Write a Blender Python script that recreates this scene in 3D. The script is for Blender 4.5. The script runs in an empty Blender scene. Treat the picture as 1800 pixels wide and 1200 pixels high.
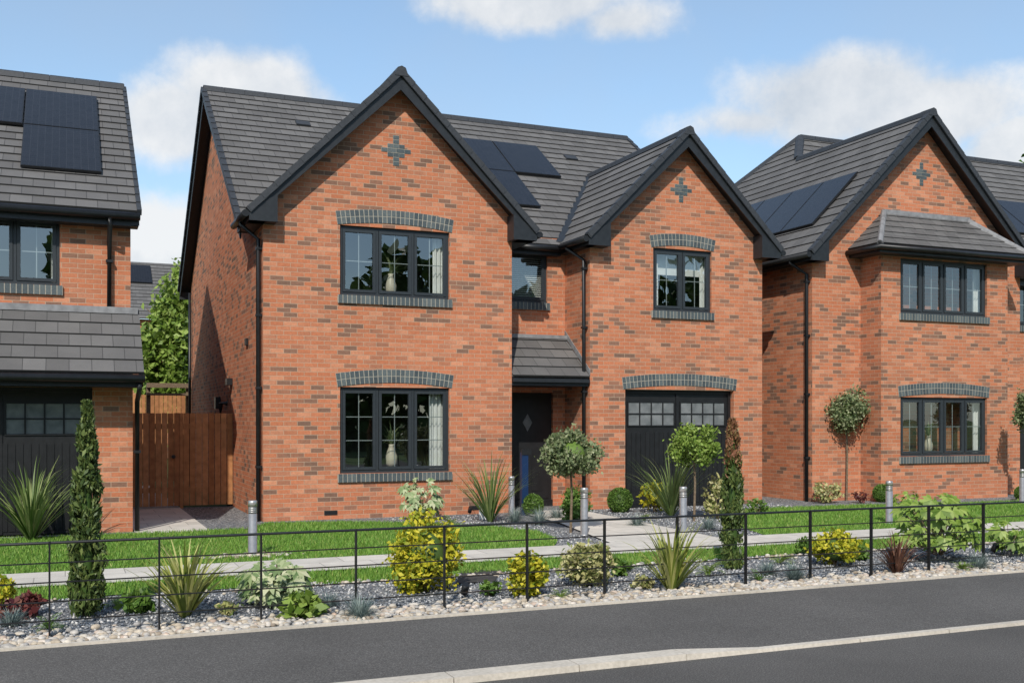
import bpy, bmesh, math, random
import numpy as np
from mathutils import Vector
random.seed(7); rng=np.random.default_rng(7)
scene=bpy.context.scene; C=scene.collection
F=1850.;HY=737.;EYE=1.68;TH=math.radians(23.0);c_=math.cos(TH);s_=math.sin(TH)
def gp(px,py):
    Z=F*EYE/(py-HY);a=(px-900)/F
    return (Z*(a*c_+s_),Z*(c_-a*s_),Z)
def at(px,Y):
    a=(px-900)/F; Z=Y/(c_-a*s_); return Z*(a*c_+s_)
# ---------------------------------------------------------------- helpers
def tag(o,label,cat,group=None,kind=None):
    o['label']=label;o['category']=cat
    if group:o['group']=group
    if kind:o['kind']=kind
    return o
def empty(name,loc,label,cat,group=None):
    o=bpy.data.objects.new(name,None);C.objects.link(o);o.location=loc;o.empty_display_size=.2
    return tag(o,label,cat,group)
def link(me,name,mat,parent):
    me.materials.append(mat)
    o=bpy.data.objects.new(name,me);C.objects.link(o)
    if parent is not None:
        o.parent=parent
        if parent.type=='EMPTY': o.location=-parent.location
    return o
class MB:
    def __init__(s): s.v=[];s.f=[];s.uv=[];s.has=False
    def poly(s,pts,uv=None):
        b=len(s.v);s.v+= [tuple(p) for p in pts];s.f.append(tuple(range(b,b+len(pts))))
        s.uv.append(uv)
        if uv:s.has=True
    def prism(s,pts,d):
        b=len(s.v);n=len(pts);d=Vector(d)
        s.v+=[tuple(p) for p in pts]+[tuple(Vector(p)+d) for p in pts]
        fs=[tuple(range(b,b+n)),tuple(range(b+2*n-1,b+n-1,-1))]
        for i in range(n):
            j=(i+1)%n;fs.append((b+i,b+j,b+n+j,b+n+i))
        s.f+=fs;s.uv+=[None]*len(fs)
    def box(s,x0,x1,y0,y1,z0,z1):
        s.prism([(x0,y0,z0),(x1,y0,z0),(x1,y1,z0),(x0,y1,z0)],(0,0,z1-z0))
    def obox(s,c,ax,ay,az):
        c=Vector(c);p=[c-ax-ay-az,c+ax-ay-az,c+ax+ay-az,c-ax+ay-az]
        s.prism(p,az*2)
    def tube(s,path,r,n=8,r1=None):
        path=[Vector(p) for p in path];b=len(s.v);m=len(path)
        for i,p in enumerate(path):
            d=(path[min(i+1,m-1)]-path[max(i-1,0)]).normalized()
            u=d.cross(Vector((0,0,1)))
            if u.length<.05:u=d.cross(Vector((1,0,0)))
            u.normalize();w=d.cross(u)
            rr=r if r1 is None else r+(r1-r)*i/(m-1)
            for k in range(n):
                t=2*math.pi*k/n;s.v.append(tuple(p+u*math.cos(t)*rr+w*math.sin(t)*rr))
        fs=[]
        for i in range(m-1):
            for k in range(n):
                l=(k+1)%n;fs.append((b+i*n+k,b+i*n+l,b+(i+1)*n+l,b+(i+1)*n+k))
        fs.append(tuple(range(b+n-1,b-1,-1)));fs.append(tuple(range(b+(m-1)*n,b+m*n)))
        s.f+=fs;s.uv+=[None]*len(fs)
    def lathe(s,cx,cy,prof,n=20):
        b=len(s.v)
        for r,z in prof:
            for k in range(n):
                t=2*math.pi*k/n;s.v.append((cx+r*math.cos(t),cy+r*math.sin(t),z))
        fs=[]
        for i in range(len(prof)-1):
            for k in range(n):
                l=(k+1)%n;fs.append((b+i*n+k,b+i*n+l,b+(i+1)*n+l,b+(i+1)*n+k))
        fs.append(tuple(range(b+n-1,b-1,-1)));fs.append(tuple(range(b+(len(prof)-1)*n,b+len(prof)*n)))
        s.f+=fs;s.uv+=[None]*len(fs)
    def build(s,name,mat,parent=None,smooth=False,fix=True):
        me=bpy.data.meshes.new(name);me.from_pydata(s.v,[],s.f)
        if s.has:
            ul=me.uv_layers.new(name='UVMap');i=0
            for f,u in zip(s.f,s.uv):
                for k in range(len(f)):
                    if u:ul.data[i].uv=u[k]
                    i+=1
        if fix and not s.has:
            bm=bmesh.new();bm.from_mesh(me);bmesh.ops.recalc_face_normals(bm,faces=bm.faces);bm.to_mesh(me);bm.free()
        if smooth:
            for p in me.polygons:p.use_smooth=len(p.vertices)==4
        return link(me,name,mat,parent)
def np_mesh(name,V,Fc,mat,parent=None,smooth=False):
    me=bpy.data.meshes.new(name);k=Fc.shape[1];n=len(Fc)
    me.vertices.add(len(V));me.vertices.foreach_set('co',V.astype(np.float32).ravel())
    me.loops.add(n*k);me.loops.foreach_set('vertex_index',Fc.astype(np.int32).ravel())
    me.polygons.add(n);me.polygons.foreach_set('loop_start',np.arange(0,n*k,k,dtype=np.int32))
    me.polygons.foreach_set('loop_total',np.full(n,k,dtype=np.int32))
    if smooth:me.polygons.foreach_set('use_smooth',np.ones(n,dtype=bool))
    me.update(calc_edges=True);me.validate()
    return link(me,name,mat,parent)
# ---------------------------------------------------------------- materials
def newmat(name,rough=.6,col=(.5,.5,.5),spec=.3,metal=0):
    m=bpy.data.materials.new(name);m.use_nodes=True;nt=m.node_tree
    b=nt.nodes['Principled BSDF'];b.inputs['Base Color'].default_value=(*col,1)
    b.inputs['Roughness'].default_value=rough;b.inputs['Metallic'].default_value=metal
    b.inputs['Specular IOR Level'].default_value=spec
    return m,nt,b
def N(nt,t,**kw):
    n=nt.nodes.new(t)
    for k,v in kw.items():
        if k in n.inputs:n.inputs[k].default_value=v
        else:setattr(n,k,v)
    return n
def mth(nt,op,a,b=None,c=None):
    n=nt.nodes.new('ShaderNodeMath');n.operation=op
    for i,x in enumerate((a,b,c)):
        if x is None:continue
        if isinstance(x,(int,float)):n.inputs[i].default_value=x
        else:nt.links.new(x,n.inputs[i])
    return n.outputs[0]
def ramp(nt,fac,stops,const=False):
    r=nt.nodes.new('ShaderNodeValToRGB');e=r.color_ramp
    if const:e.interpolation='CONSTANT'
    while len(e.elements)<len(stops):e.elements.new(.5)
    for el,(p,c) in zip(e.elements,stops):el.position=p;el.color=(*c,1)
    nt.links.new(fac,r.inputs[0]);return r.outputs[0]
def mixc(nt,fac,a,b,mode='MIX'):
    n=nt.nodes.new('ShaderNodeMix');n.data_type='RGBA';n.blend_type=mode
    for sock,x in ((n.inputs[0],fac),(n.inputs[6],a),(n.inputs[7],b)):
        if isinstance(x,(int,float)):sock.default_value=x
        elif isinstance(x,tuple):sock.default_value=(*x,1)
        else:nt.links.new(x,sock)
    return n.outputs[2]
def noise(nt,scale,detail=3,vec=None,rough=.5):
    n=N(nt,'ShaderNodeTexNoise',Scale=scale,Detail=detail,Roughness=rough)
    if vec is None:vec=nt.nodes.new('ShaderNodeNewGeometry').outputs['Position']
    nt.links.new(vec,n.inputs['Vector']);return n.outputs[0]
def bump(nt,b,h,strength=.5,dist=.01):
    n=N(nt,'ShaderNodeBump',Strength=strength,Distance=dist);nt.links.new(h,n.inputs['Height']);nt.links.new(n.outputs[0],b.inputs['Normal'])
def m_brick():
    m,nt,b=newmat('brick',.9,spec=.15);L=nt.links
    g=nt.nodes.new('ShaderNodeNewGeometry');sp=nt.nodes.new('ShaderNodeSeparateXYZ');sn=nt.nodes.new('ShaderNodeSeparateXYZ')
    L.new(g.outputs['Position'],sp.inputs[0]);L.new(g.outputs['True Normal'],sn.inputs[0])
    k=mth(nt,'GREATER_THAN',mth(nt,'ABSOLUTE',sn.outputs[0]),.5)
    u=mth(nt,'ADD',mth(nt,'MULTIPLY',sp.outputs[0],mth(nt,'SUBTRACT',1.0,k)),mth(nt,'MULTIPLY',mth(nt,'ADD',sp.outputs[1],.06),k))
    u=mth(nt,'ADD',u,50.);v=mth(nt,'ADD',sp.outputs[2],15.)
    cb=nt.nodes.new('ShaderNodeCombineXYZ');L.new(u,cb.inputs[0]);L.new(v,cb.inputs[1])
    wv=cb.outputs[0]
    br=nt.nodes.new('ShaderNodeTexBrick');L.new(wv,br.inputs['Vector'])
    for kk,vv in {'Scale':1,'Mortar Size':.0048,'Mortar Smooth':.35,'Brick Width':.225,'Row Height':.075,'Color1':(0,0,0,1),'Color2':(1,1,1,1),'Mortar':(0,0,0,1)}.items():br.inputs[kk].default_value=vv
    br.offset=.5
    t=mth(nt,'ADD',br.outputs['Color'],mth(nt,'MULTIPLY',mth(nt,'SUBTRACT',noise(nt,.9,3),.5),.5))
    col=ramp(nt,t,[(0,(.17,.10,.072)),(.12,(.225,.12,.082)),(.22,(.36,.145,.082)),(.5,(.455,.168,.088)),(.72,(.41,.145,.074)),(.88,(.51,.225,.13)),(1,(.35,.145,.085))])
    col=mixc(nt,.5,col,ramp(nt,noise(nt,30,5),[(.25,(.7,.69,.69)),(.75,(1.22,1.22,1.22))]),'MULTIPLY')
    col=mixc(nt,.6,col,ramp(nt,noise(nt,.7,4),[(.3,(.86,.86,.86)),(.7,(1.15,1.13,1.12))]),'MULTIPLY')
    mort=mixc(nt,noise(nt,14,3),(.32,.22,.15),(.46,.345,.25))
    col=mixc(nt,br.outputs['Fac'],col,mort);L.new(col,b.inputs['Base Color'])
    h=mth(nt,'ADD',mth(nt,'MULTIPLY',br.outputs['Fac'],-1.),mth(nt,'MULTIPLY',noise(nt,70,4),.5))
    bump(nt,b,h,.45,.006);return m
def m_island(name,stops,rough=.8,nz=0,trans=0,spec=.3):
    m,nt,b=newmat(name,rough,spec=spec);g=nt.nodes.new('ShaderNodeNewGeometry')
    col=ramp(nt,g.outputs['Random Per Island'],stops)
    if nz:
        col=mixc(nt,.6,col,ramp(nt,noise(nt,nz,4),[(.3,(.6,.6,.6)),(.7,(1.3,1.3,1.3))]),'MULTIPLY')
        bump(nt,b,noise(nt,nz,4),.3,.005)
    nt.links.new(col,b.inputs['Base Color'])
    if trans:
        tr=nt.nodes.new('ShaderNodeBsdfTranslucent');nt.links.new(col,tr.inputs[0])
        mx=nt.nodes.new('ShaderNodeMixShader');mx.inputs[0].default_value=trans
        nt.links.new(b.outputs[0],mx.inputs[1]);nt.links.new(tr.outputs[0],mx.inputs[2])
        nt.links.new(mx.outputs[0],nt.nodes['Material Output'].inputs[0])
    return m
def m_noise(name,sc,c1,c2,rough=.8,bs=.3,bd=.005,spec=.3,metal=0,det=4,big=0):
    m,nt,b=newmat(name,rough,spec=spec,metal=metal);n=noise(nt,sc,det)
    col=ramp(nt,n,[(.3,c1),(.7,c2)])
    if big:col=mixc(nt,.6,col,ramp(nt,noise(nt,big,3),[(.3,(.75,.75,.75)),(.7,(1.2,1.2,1.2))]),'MULTIPLY')
    nt.links.new(col,b.inputs['Base Color'])
    if bs:bump(nt,b,n,bs,bd)
    return m
def m_tile():
    m,nt,b=newmat('roof_tile',.75,spec=.25);L=nt.links
    uv=nt.nodes.new('ShaderNodeTexCoord').outputs['UV']
    ad=N(nt,'ShaderNodeVectorMath',operation='ADD');ad.inputs[1].default_value=(60,60,0);L.new(uv,ad.inputs[0])
    br=nt.nodes.new('ShaderNodeTexBrick');L.new(ad.outputs[0],br.inputs['Vector'])
    for kk,vv in {'Scale':1,'Mortar Size':.0045,'Mortar Smooth':.1,'Brick Width':.3,'Row Height':.3,'Color1':(0,0,0,1),'Color2':(1,1,1,1),'Mortar':(0,0,0,1)}.items():br.inputs[kk].default_value=vv
    col=ramp(nt,br.outputs['Color'],[(0,(.094,.09,.088)),(.5,(.108,.104,.102)),(1,(.128,.123,.12))])
    col=mixc(nt,.4,col,ramp(nt,noise(nt,3,5),[(.3,(.8,.8,.8)),(.7,(1.2,1.19,1.17))]),'MULTIPLY')
    col=mixc(nt,.5,col,ramp(nt,noise(nt,120,2),[(.3,(.78,.78,.78)),(.7,(1.22,1.22,1.22))]),'MULTIPLY')
    col=mixc(nt,br.outputs['Fac'],col,(.042,.041,.041))
    L.new(col,b.inputs['Base Color']);bump(nt,b,mth(nt,'MULTIPLY',br.outputs['Fac'],-1.),.4,.008);return m
def m_glass():
    m=bpy.data.materials.new('window_glass');m.use_nodes=True;nt=m.node_tree;nt.nodes.remove(nt.nodes['Principled BSDF'])
    tr=N(nt,'ShaderNodeBsdfTransparent');tr.inputs[0].default_value=(.8,.84,.83,1)
    gl=N(nt,'ShaderNodeBsdfGlossy');gl.inputs['Roughness'].default_value=.0;gl.inputs[0].default_value=(.9,.95,1,1)
    bn=N(nt,'ShaderNodeBump',Strength=.12,Distance=.03);nt.links.new(noise(nt,1.3,1),bn.inputs['Height']);nt.links.new(bn.outputs[0],gl.inputs['Normal'])
    mx=N(nt,'ShaderNodeMixShader');mx.inputs[0].default_value=.18;nt.links.new(tr.outputs[0],mx.inputs[1]);nt.links.new(gl.outputs[0],mx.inputs[2])
    nt.links.new(mx.outputs[0],nt.nodes['Material Output'].inputs[0]);return m
def m_solar():
    m,nt,b=newmat('solar_glass',.16,spec=.3);uv=nt.nodes.new('ShaderNodeTexCoord').outputs['UV']
    br=nt.nodes.new('ShaderNodeTexBrick');nt.links.new(uv,br.inputs['Vector']);br.offset=0
    for kk,vv in {'Scale':1,'Mortar Size':.002,'Brick Width':.11,'Row Height':.085,'Color1':(.008,.009,.012,1),'Color2':(.012,.013,.017,1),'Mortar':(.035,.037,.043,1)}.items():br.inputs[kk].default_value=vv
    nt.links.new(br.outputs[0],b.inputs['Base Color']);return m
def m_gravel():
    m,nt,b=newmat('gravel',.8);g=nt.nodes.new('ShaderNodeNewGeometry')
    vo=N(nt,'ShaderNodeTexVoronoi',Scale=42.);nt.links.new(g.outputs['Position'],vo.inputs['Vector'])
    sp=nt.nodes.new('ShaderNodeSeparateXYZ');nt.links.new(vo.outputs['Color'],sp.inputs[0])
    col=ramp(nt,sp.outputs[0],[(0,(.08,.087,.1)),(.3,(.16,.175,.195)),(.45,(.27,.28,.29)),(.6,(.43,.42,.4)),(.8,(.21,.225,.25)),(1,(.58,.56,.53))])
    dk=ramp(nt,vo.outputs['Distance'],[(.25,(1,1,1)),(.7,(.4,.4,.4))])
    col=mixc(nt,1.,col,dk,'MULTIPLY');nt.links.new(col,b.inputs['Base Color'])
    bump(nt,b,mth(nt,'MULTIPLY',vo.outputs['Distance'],-1.),.8,.015);return m
def m_slab():
    m,nt,b=newmat('paving',.85);g=nt.nodes.new('ShaderNodeNewGeometry')
    br=nt.nodes.new('ShaderNodeTexBrick');nt.links.new(g.outputs['Position'],br.inputs['Vector']);br.offset=.5
    for kk,vv in {'Scale':1,'Mortar Size':.006,'Brick Width':.6,'Row Height':.525,'Color1':(.48,.45,.4,1),'Color2':(.58,.54,.48,1),'Mortar':(.28,.26,.23,1)}.items():br.inputs[kk].default_value=vv
    col=mixc(nt,.5,br.outputs[0],ramp(nt,noise(nt,4,6),[(.3,(.8,.8,.8)),(.7,(1.15,1.15,1.15))]),'MULTIPLY')
    nt.links.new(col,b.inputs['Base Color']);bump(nt,b,noise(nt,60,3),.2,.004);return m
def m_asphalt(name,k):
    m,nt,b=newmat(name,.92,spec=.15)
    n=noise(nt,95,3,rough=.75);col=ramp(nt,n,[(.3,(.052*k,.049*k,.046*k)),(.52,(.105*k,.1*k,.095*k)),(.68,(.2*k,.19*k,.178*k))])
    col=mixc(nt,.8,col,ramp(nt,noise(nt,.9,6),[(.3,(.84,.84,.84)),(.7,(1.12,1.12,1.12))]),'MULTIPLY')
    nt.links.new(col,b.inputs['Base Color']);bump(nt,b,n,.4,.006);return m
BR=m_brick();TILE=m_tile();GLASS=m_glass();SOLAR=m_solar();GRAV=m_gravel();SLAB=m_slab()
ASPH=m_asphalt('footway_asphalt',.95);ROAD=m_asphalt('road_asphalt',.86)
DB=m_island('dark_brick',[(0,(.05,.063,.07)),(.5,(.07,.087,.093)),(1,(.1,.118,.12))],.6,60)
MORT=m_noise('mortar',40,(.29,.27,.22),(.38,.35,.3),.9)
ANTH=m_noise('anthracite_frame',20,(.024,.029,.034),(.029,.035,.04),.4,0,spec=.35)
BLK=m_noise('black_trim',8,(.010,.0105,.0115),(.016,.0165,.018),.4,0,spec=.35)
TRIM=m_noise('charcoal_trim',12,(.014,.016,.019),(.02,.023,.027),.45,.05,spec=.35)
VERGE=m_noise('verge_tile',25,(.028,.031,.036),(.04,.043,.049),.55,.1)
GBAR=newmat('glazing_bar',.5,(.28,.3,.3))[0]
ROOM=m_noise('room_wall',2,(.12,.11,.1),(.17,.16,.14),.9,0)
WHITE=m_noise('white_fabric',6,(.7,.69,.66),(.8,.79,.77),.9,.1)
CREAM=newmat('cream_ceramic',.35,(.6,.53,.42))[0]
WOOD=m_island('fence_wood',[(0,(.28,.12,.048)),(.5,(.37,.17,.068)),(1,(.45,.225,.1))],.75,9)
LEAD=m_noise('lead',9,(.15,.15,.155),(.24,.24,.245),.6,.2)
STEEL=m_noise('brushed_steel',20,(.42,.41,.4),(.52,.51,.5),.38,.05,metal=.75)
KERB=m_noise('kerb_stone',35,(.42,.38,.32),(.54,.49,.42),.85,.3,big=1.5)
LAWN=m_noise('lawn_soil',14,(.06,.13,.015),(.11,.2,.03),.95,.5,.02,big=1.2)
FIELD=m_noise('field',2,(.05,.09,.02),(.08,.13,.03),.95,.3,.02)
GRASS=m_island('grass_blade',[(0,(.06,.14,.015)),(.5,(.11,.225,.028)),(.85,(.17,.29,.045)),(1,(.28,.3,.09))],.6,0,0)
PEB=m_island('pebble',[(0,(.26,.21,.16)),(.2,(.44,.37,.28)),(.45,(.5,.45,.38)),(.6,(.28,.27,.26)),(.75,(.36,.34,.32)),(.88,(.58,.53,.46)),(1,(.42,.31,.24))],.65,25)
CHIP=m_island('chipping',[(0,(.08,.085,.1)),(.35,(.16,.175,.195)),(.55,(.27,.275,.28)),(.7,(.52,.5,.48)),(.82,(.2,.215,.24)),(1,(.62,.6,.57))],.7)
SOIL=m_noise('dark_slate',12,(.03,.03,.03),(.06,.055,.05),.9,.4)
BARK=m_noise('bark',30,(.1,.07,.045),(.2,.15,.1),.9,.5,.01)
BLUE=newmat('blue_paint',.45,(.007,.025,.075))[0]
def leafm(n,a,b,c,t=.3):return m_island(n,[(0,a),(.5,b),(1,c)],.5,0,t,.35)
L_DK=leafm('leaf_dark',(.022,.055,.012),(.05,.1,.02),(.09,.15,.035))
L_MID=leafm('leaf_green',(.05,.11,.016),(.1,.19,.03),(.18,.28,.06))
L_LGT=leafm('leaf_bright',(.09,.16,.02),(.19,.29,.045),(.33,.42,.11))
L_VAR=leafm('leaf_variegated',(.1,.18,.06),(.3,.38,.18),(.6,.6,.4))
L_GRY=leafm('leaf_olive',(.09,.13,.05),(.18,.23,.10),(.36,.38,.22))
L_YEL=leafm('leaf_yellow',(.12,.2,.015),(.45,.43,.03),(.66,.57,.05))
L_LIM=leafm('leaf_cream_yellow',(.14,.2,.05),(.42,.4,.16),(.62,.57,.32))
L_CON=leafm('leaf_conifer',(.035,.065,.018),(.08,.12,.03),(.16,.2,.055),.15)
L_BRN=leafm('leaf_conifer_rust',(.14,.07,.035),(.26,.11,.06),(.2,.16,.06),.15)
L_BLU=leafm('leaf_blue_fescue',(.12,.17,.16),(.22,.28,.26),(.36,.42,.38))
L_PHO=leafm('leaf_gold_blade',(.12,.18,.025),(.33,.35,.08),(.52,.5,.2))
L_COR=leafm('leaf_green_blade',(.08,.14,.03),(.17,.24,.07),(.3,.34,.14))
L_RED=leafm('leaf_red',(.06,.015,.018),(.13,.03,.03),(.2,.08,.05))
L_BRZ=leafm('leaf_bronze_blade',(.1,.04,.03),(.2,.095,.06),(.3,.18,.11))
# ---------------------------------------------------------------- building kit
def clip(poly,v,above):
    out=[];n=len(poly)
    for i in range(n):
        p,q=poly[i],poly[(i+1)%n];a=(p[1]-v) if above else (v-p[1]);b=(q[1]-v) if above else (v-q[1])
        if a>=0:out.append(p)
        if a*b<0:
            t=a/(a-b);out.append((p[0]+(q[0]-p[0])*t,v))
    return out
def tiles(mb,O,U,V,poly,course=.3,t=.022):
    O,U,V=Vector(O),Vector(U).normalized(),Vector(V).normalized();Nn=U.cross(V)
    v0=min(p[1] for p in poly);vm=max(p[1] for p in poly);k=math.floor(v0/course+1e-6)
    while k*course<vm-1e-4:
        a,b=k*course,(k+1)*course;s=clip(clip(poly,a,True),b,False);k+=1
        if len(s)<3:continue
        P=[O+U*p[0]+V*p[1]+Nn*(t*(1-(p[1]-a)/course)+.012) for p in s]
        mb.poly(P,[tuple(p) for p in s])
        for i in range(len(s)):
            j=(i+1)%len(s)
            if abs(s[i][1]-a)<1e-5 and abs(s[j][1]-a)<1e-5 and abs(s[i][0]-s[j][0])>1e-4:
                mb.poly([P[i],P[i]-Nn*(t+.01),P[j]-Nn*(t+.01),P[j]],[s[i],s[i],s[j],s[j]])
    mb.poly([O+U*p[0]+V*p[1]-Nn*.01 for p in reversed(poly)],[tuple(p) for p in reversed(poly)])
def ridge(par,A,B,w=.12,step=.44,mat=None,name='ridge_tile'):
    mb=MB();A,B=Vector(A),Vector(B);d=(B-A);L=d.length;d.normalize();side=d.cross(Vector((0,0,1))).normalized();up=side.cross(d)
    n=max(1,round(L/step));st=L/n
    prof=[(-w,-.085),(-w*.75,.015),(-w*.3,.05),(w*.3,.05),(w*.75,.015),(w,-.085)]
    for i in range(n):
        p=A+d*(i*st);mb.prism([p+side*x+up*z for x,z in prof],d*(st-.01))
    mb.prism([A+side*x*.9+up*(z-.012) for x,z in prof],d*L)
    mb.build(name,mat or VERGE,par)
def wallface(mb,Y,X0,X1,Z0,Z1,holes=(),reveal=.13):
    xs=sorted({X0,X1,*[h[0] for h in holes],*[h[1] for h in holes]});zs=sorted({Z0,Z1,*[h[2] for h in holes],*[h[3] for h in holes]})
    for i in range(len(xs)-1):
        for j in range(len(zs)-1):
            xm=(xs[i]+xs[i+1])/2;zm=(zs[j]+zs[j+1])/2
            if any(h[0]<xm<h[1] and h[2]<zm<h[3] for h in holes):continue
            mb.poly([(xs[i],Y,zs[j]),(xs[i+1],Y,zs[j]),(xs[i+1],Y,zs[j+1]),(xs[i],Y,zs[j+1])])
    for a,b,c,d in holes:
        y=Y+reveal
        mb.poly([(a,Y,c),(a,y,c),(a,y,d),(a,Y,d)]);mb.poly([(b,Y,c),(b,Y,d),(b,y,d),(b,y,c)])
        mb.poly([(a,Y,d),(a,y,d),(b,y,d),(b,Y,d)]);mb.poly([(a,Y,c),(b,Y,c),(b,y,c),(a,y,c)])
def arch(par,Y,x0,x1,z,rise,th=.23,ext=.045,filler=ANTH):
    xc=(x0+x1)/2;w=(x1-x0)/2+ext;R=(w*w+rise*rise)/(2*rise);zc=z+rise-R;a=math.asin(w/R)
    def pt(t,r,y):return (xc+math.sin(t)*r,y,zc+math.cos(t)*r)
    mo=MB();n=24
    inner=[pt(-a+2*a*i/n,R,Y-.009) for i in range(n+1)]
    for i in range(n):
        t0,t1=-a+2*a*i/n,-a+2*a*(i+1)/n
        mo.prism([pt(t0,R,Y-.009),pt(t1,R,Y-.009),pt(t1,R+th,Y-.009),pt(t0,R+th,Y-.009)],(0,.02,0))
    mo.build('arch_bed',MORT,par)
    vb=MB();m=max(8,int(2*a*R/.078));st=2*a/m;g=.0065/R
    for i in range(m):
        t0,t1=-a+st*i+g,-a+st*(i+1)-g
        for r0,r1 in ((R+.003,R+th/2-.006),(R+th/2+.006,R+th-.003)):
            vb.prism([pt(t0,r0,Y-.013),pt(t1,r0,Y-.013),pt(t1,r1,Y-.013),pt(t0,r1,Y-.013)],(0,.02,0))
    vb.build('brick_arch',DB,par)
    if filler:
        fb=MB()
        fb.poly([(x0,Y+.05,z-.01),(x1,Y+.05,z-.01)]+[(p[0],Y+.05,p[2]) for p in reversed(inner) if x0<=p[0]<=x1])
        fb.build('head_panel',filler,par)
def sill(par,Y,x0,x1,z,h=.14):
    b=MB();b.box(x0-.042,x1+.042,Y-.042,Y+.06,z-h-.003,z-.003);b.build('sill_bed',MORT,par)
    b=MB();n=round((x1-x0+.08)/.078);st=(x1-x0+.08)/n
    for i in range(n):
        x=x0-.04+i*st;b.box(x+.0065,x+st-.0065,Y-.047,Y+.06,z-h,z)
    b.build('window_sill',DB,par)
def room(par,Y,x0,x1,z0,z1,d=2.6):
    m=MB();a,b,c,e=x0-.5,x1+.5,z0-.75,z1+.3;y0,y1=Y+.15,Y+d
    m.poly([(a,y1,c),(b,y1,c),(b,y1,e),(a,y1,e)]);m.poly([(a,y0,c),(a,y1,c),(a,y1,e),(a,y0,e)]);m.poly([(b,y0,c),(b,y1,c),(b,y1,e),(b,y0,e)])
    m.poly([(a,y0,c),(b,y0,c),(b,y1,c),(a,y1,c)]);m.poly([(a,y0,e),(b,y0,e),(b,y1,e),(a,y1,e)])
    xm=(x0+x1)/2+.25;m.box(xm,xm+.45,y1-.04,y1-.01,c+.2,e-.35);m.box(a+.1,a+.8,y1-.5,y1-.05,c,c+.95)
    m.build('room_interior',ROOM,par,fix=False)
def window(house,Y,x0,x1,z0,z1,n=3,rise=.08,bars=True,has_sill=True,has_arch=True,rm=True):
    y=Y+.05;m=MB();fw=.05
    m.box(x0,x1,y,y+.07,z0,z0+fw);m.box(x0,x1,y,y+.07,z1-fw,z1);m.box(x0,x0+fw,y+.001,y+.069,z0+fw,z1-fw);m.box(x1-fw,x1,y+.001,y+.069,z0+fw,z1-fw)
    cw=(x1-x0-fw)/n;cells=[]
    for i in range(n):
        a=x0+fw/2+cw*i;b=a+cw
        if i:m.box(a-.022,a+.022,y+.002,y+.068,z0+fw,z1-fw)
        a+=.028;b-=.028;c,d=z0+.055,z1-.055;sw=.048;q=y-.014
        m.box(a,b,q,q+.05,c,c+sw);m.box(a,b,q,q+.05,d-sw,d);m.box(a,a+sw,q+.001,q+.049,c+sw,d-sw);m.box(b-sw,b,q+.001,q+.049,c+sw,d-sw)
        cells.append((a+sw,b-sw,c+sw,d-sw))
    w=m.build('window',ANTH,house)
    for a,b,c,d in cells:
        p=MB();p.poly([(a,y+.02,c),(b,y+.02,c),(b,y+.02,d),(a,y+.02,d)]);p.build('pane',GLASS,w,fix=False)
        if bars:
            p=MB();xm=(a+b)/2;p.box(xm-.007,xm+.007,y+.026,y+.034,c,d)
            for t in ((.5,) if d-c<1.05 else (.36,.68)):
                zz=c+(d-c)*t;p.box(a,b,y+.027,y+.033,zz-.007,zz+.007)
            p.build('glazing_bar',GBAR,w)
    if has_sill:sill(w,Y,x0,x1,z0-.005)
    if has_arch:arch(w,Y,x0,x1,z1,rise)
    if rm:room(house,Y,x0,x1,z0,z1)
    return w
def gable_trim(house,roof,Xc,half,zE,Yf,Yw,m=1.,shoe=.45):
    p=math.atan(m);ap=zE+m*half
    for s in (-1,1):
        bb=MB();sf=MB();sh=MB();vb=MB()
        tx=Xc+s*half;ins=-s
        bb.prism([(tx,Yf,zE+.01),(Xc,Yf,ap+.01),(Xc,Yf,ap-.3),(tx,Yf,zE-.17)],(0,.03,0))
        sf.prism([(tx,Yf+.031,zE-.02),(Xc,Yf+.031,ap-.02),(Xc,Yf+.031,ap-.14),(tx,Yf+.031,zE-.12)],(0,Yw-Yf-.033,0))
        sh.prism([(tx+s*.004,Yf-.014,zE-.0),(tx+s*.004,Yf-.014,zE-.17),(tx+ins*shoe,Yf-.014,zE-.17),(tx+ins*shoe,Yf-.014,zE+shoe*m-.17)],(0,Yw-Yf+.01,0))
        d=Vector((-s*math.cos(p),0,math.sin(p)));n=Vector((s*math.sin(p),0,math.cos(p)));L=half/math.cos(p);k=int(L/.3)+1
        vb.obox(Vector((tx,Yf+.02,zE))+d*L/2+n*.0,d*(L/2+.02),Vector((0,.066,0)),n*.05)
        for i in range(k):
            q=Vector((tx,Yf+.02,zE))+d*(i*L/k+L/k/2)+n*.006
            d2=(d-n*.03).normalized();n2=(n+d*.03).normalized()
            vb.obox(q,d2*(L/k/2-.004),Vector((0,.072,0)),n2*.05)
        bb.build('bargeboard',TRIM,house);sf.build('verge_soffit',BLK,house);sh.build('eaves_box',TRIM,house);vb.build('verge_tile',VERGE,roof)
    e=MB();e.prism([(Xc-.12,Yf-.06,ap-.08),(Xc+.12,Yf-.06,ap-.08),(Xc+.07,Yf-.06,ap+.06),(Xc,Yf-.06,ap+.09),(Xc-.07,Yf-.06,ap+.06)],(0,.3,0));e.build('ridge_end_cap',VERGE,roof)
def gable_planes(mb,Xc,half,zE,Yf,Ybe,Ybr,m=1.):
    p=math.atan(m);L=half/math.cos(p);V=(math.cos(p),0,math.sin(p))
    tiles(mb,(Xc-half,Yf,zE),(0,-1,0),V,[(-(Ybe-Yf),0),(0,0),(0,L),(-(Ybr-Yf),L)])
    tiles(mb,(Xc+half,Yf,zE),(0,1,0),(-V[0],0,V[2]),[(0,0),(Ybe-Yf,0),(Ybr-Yf,L),(0,L)])
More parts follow.
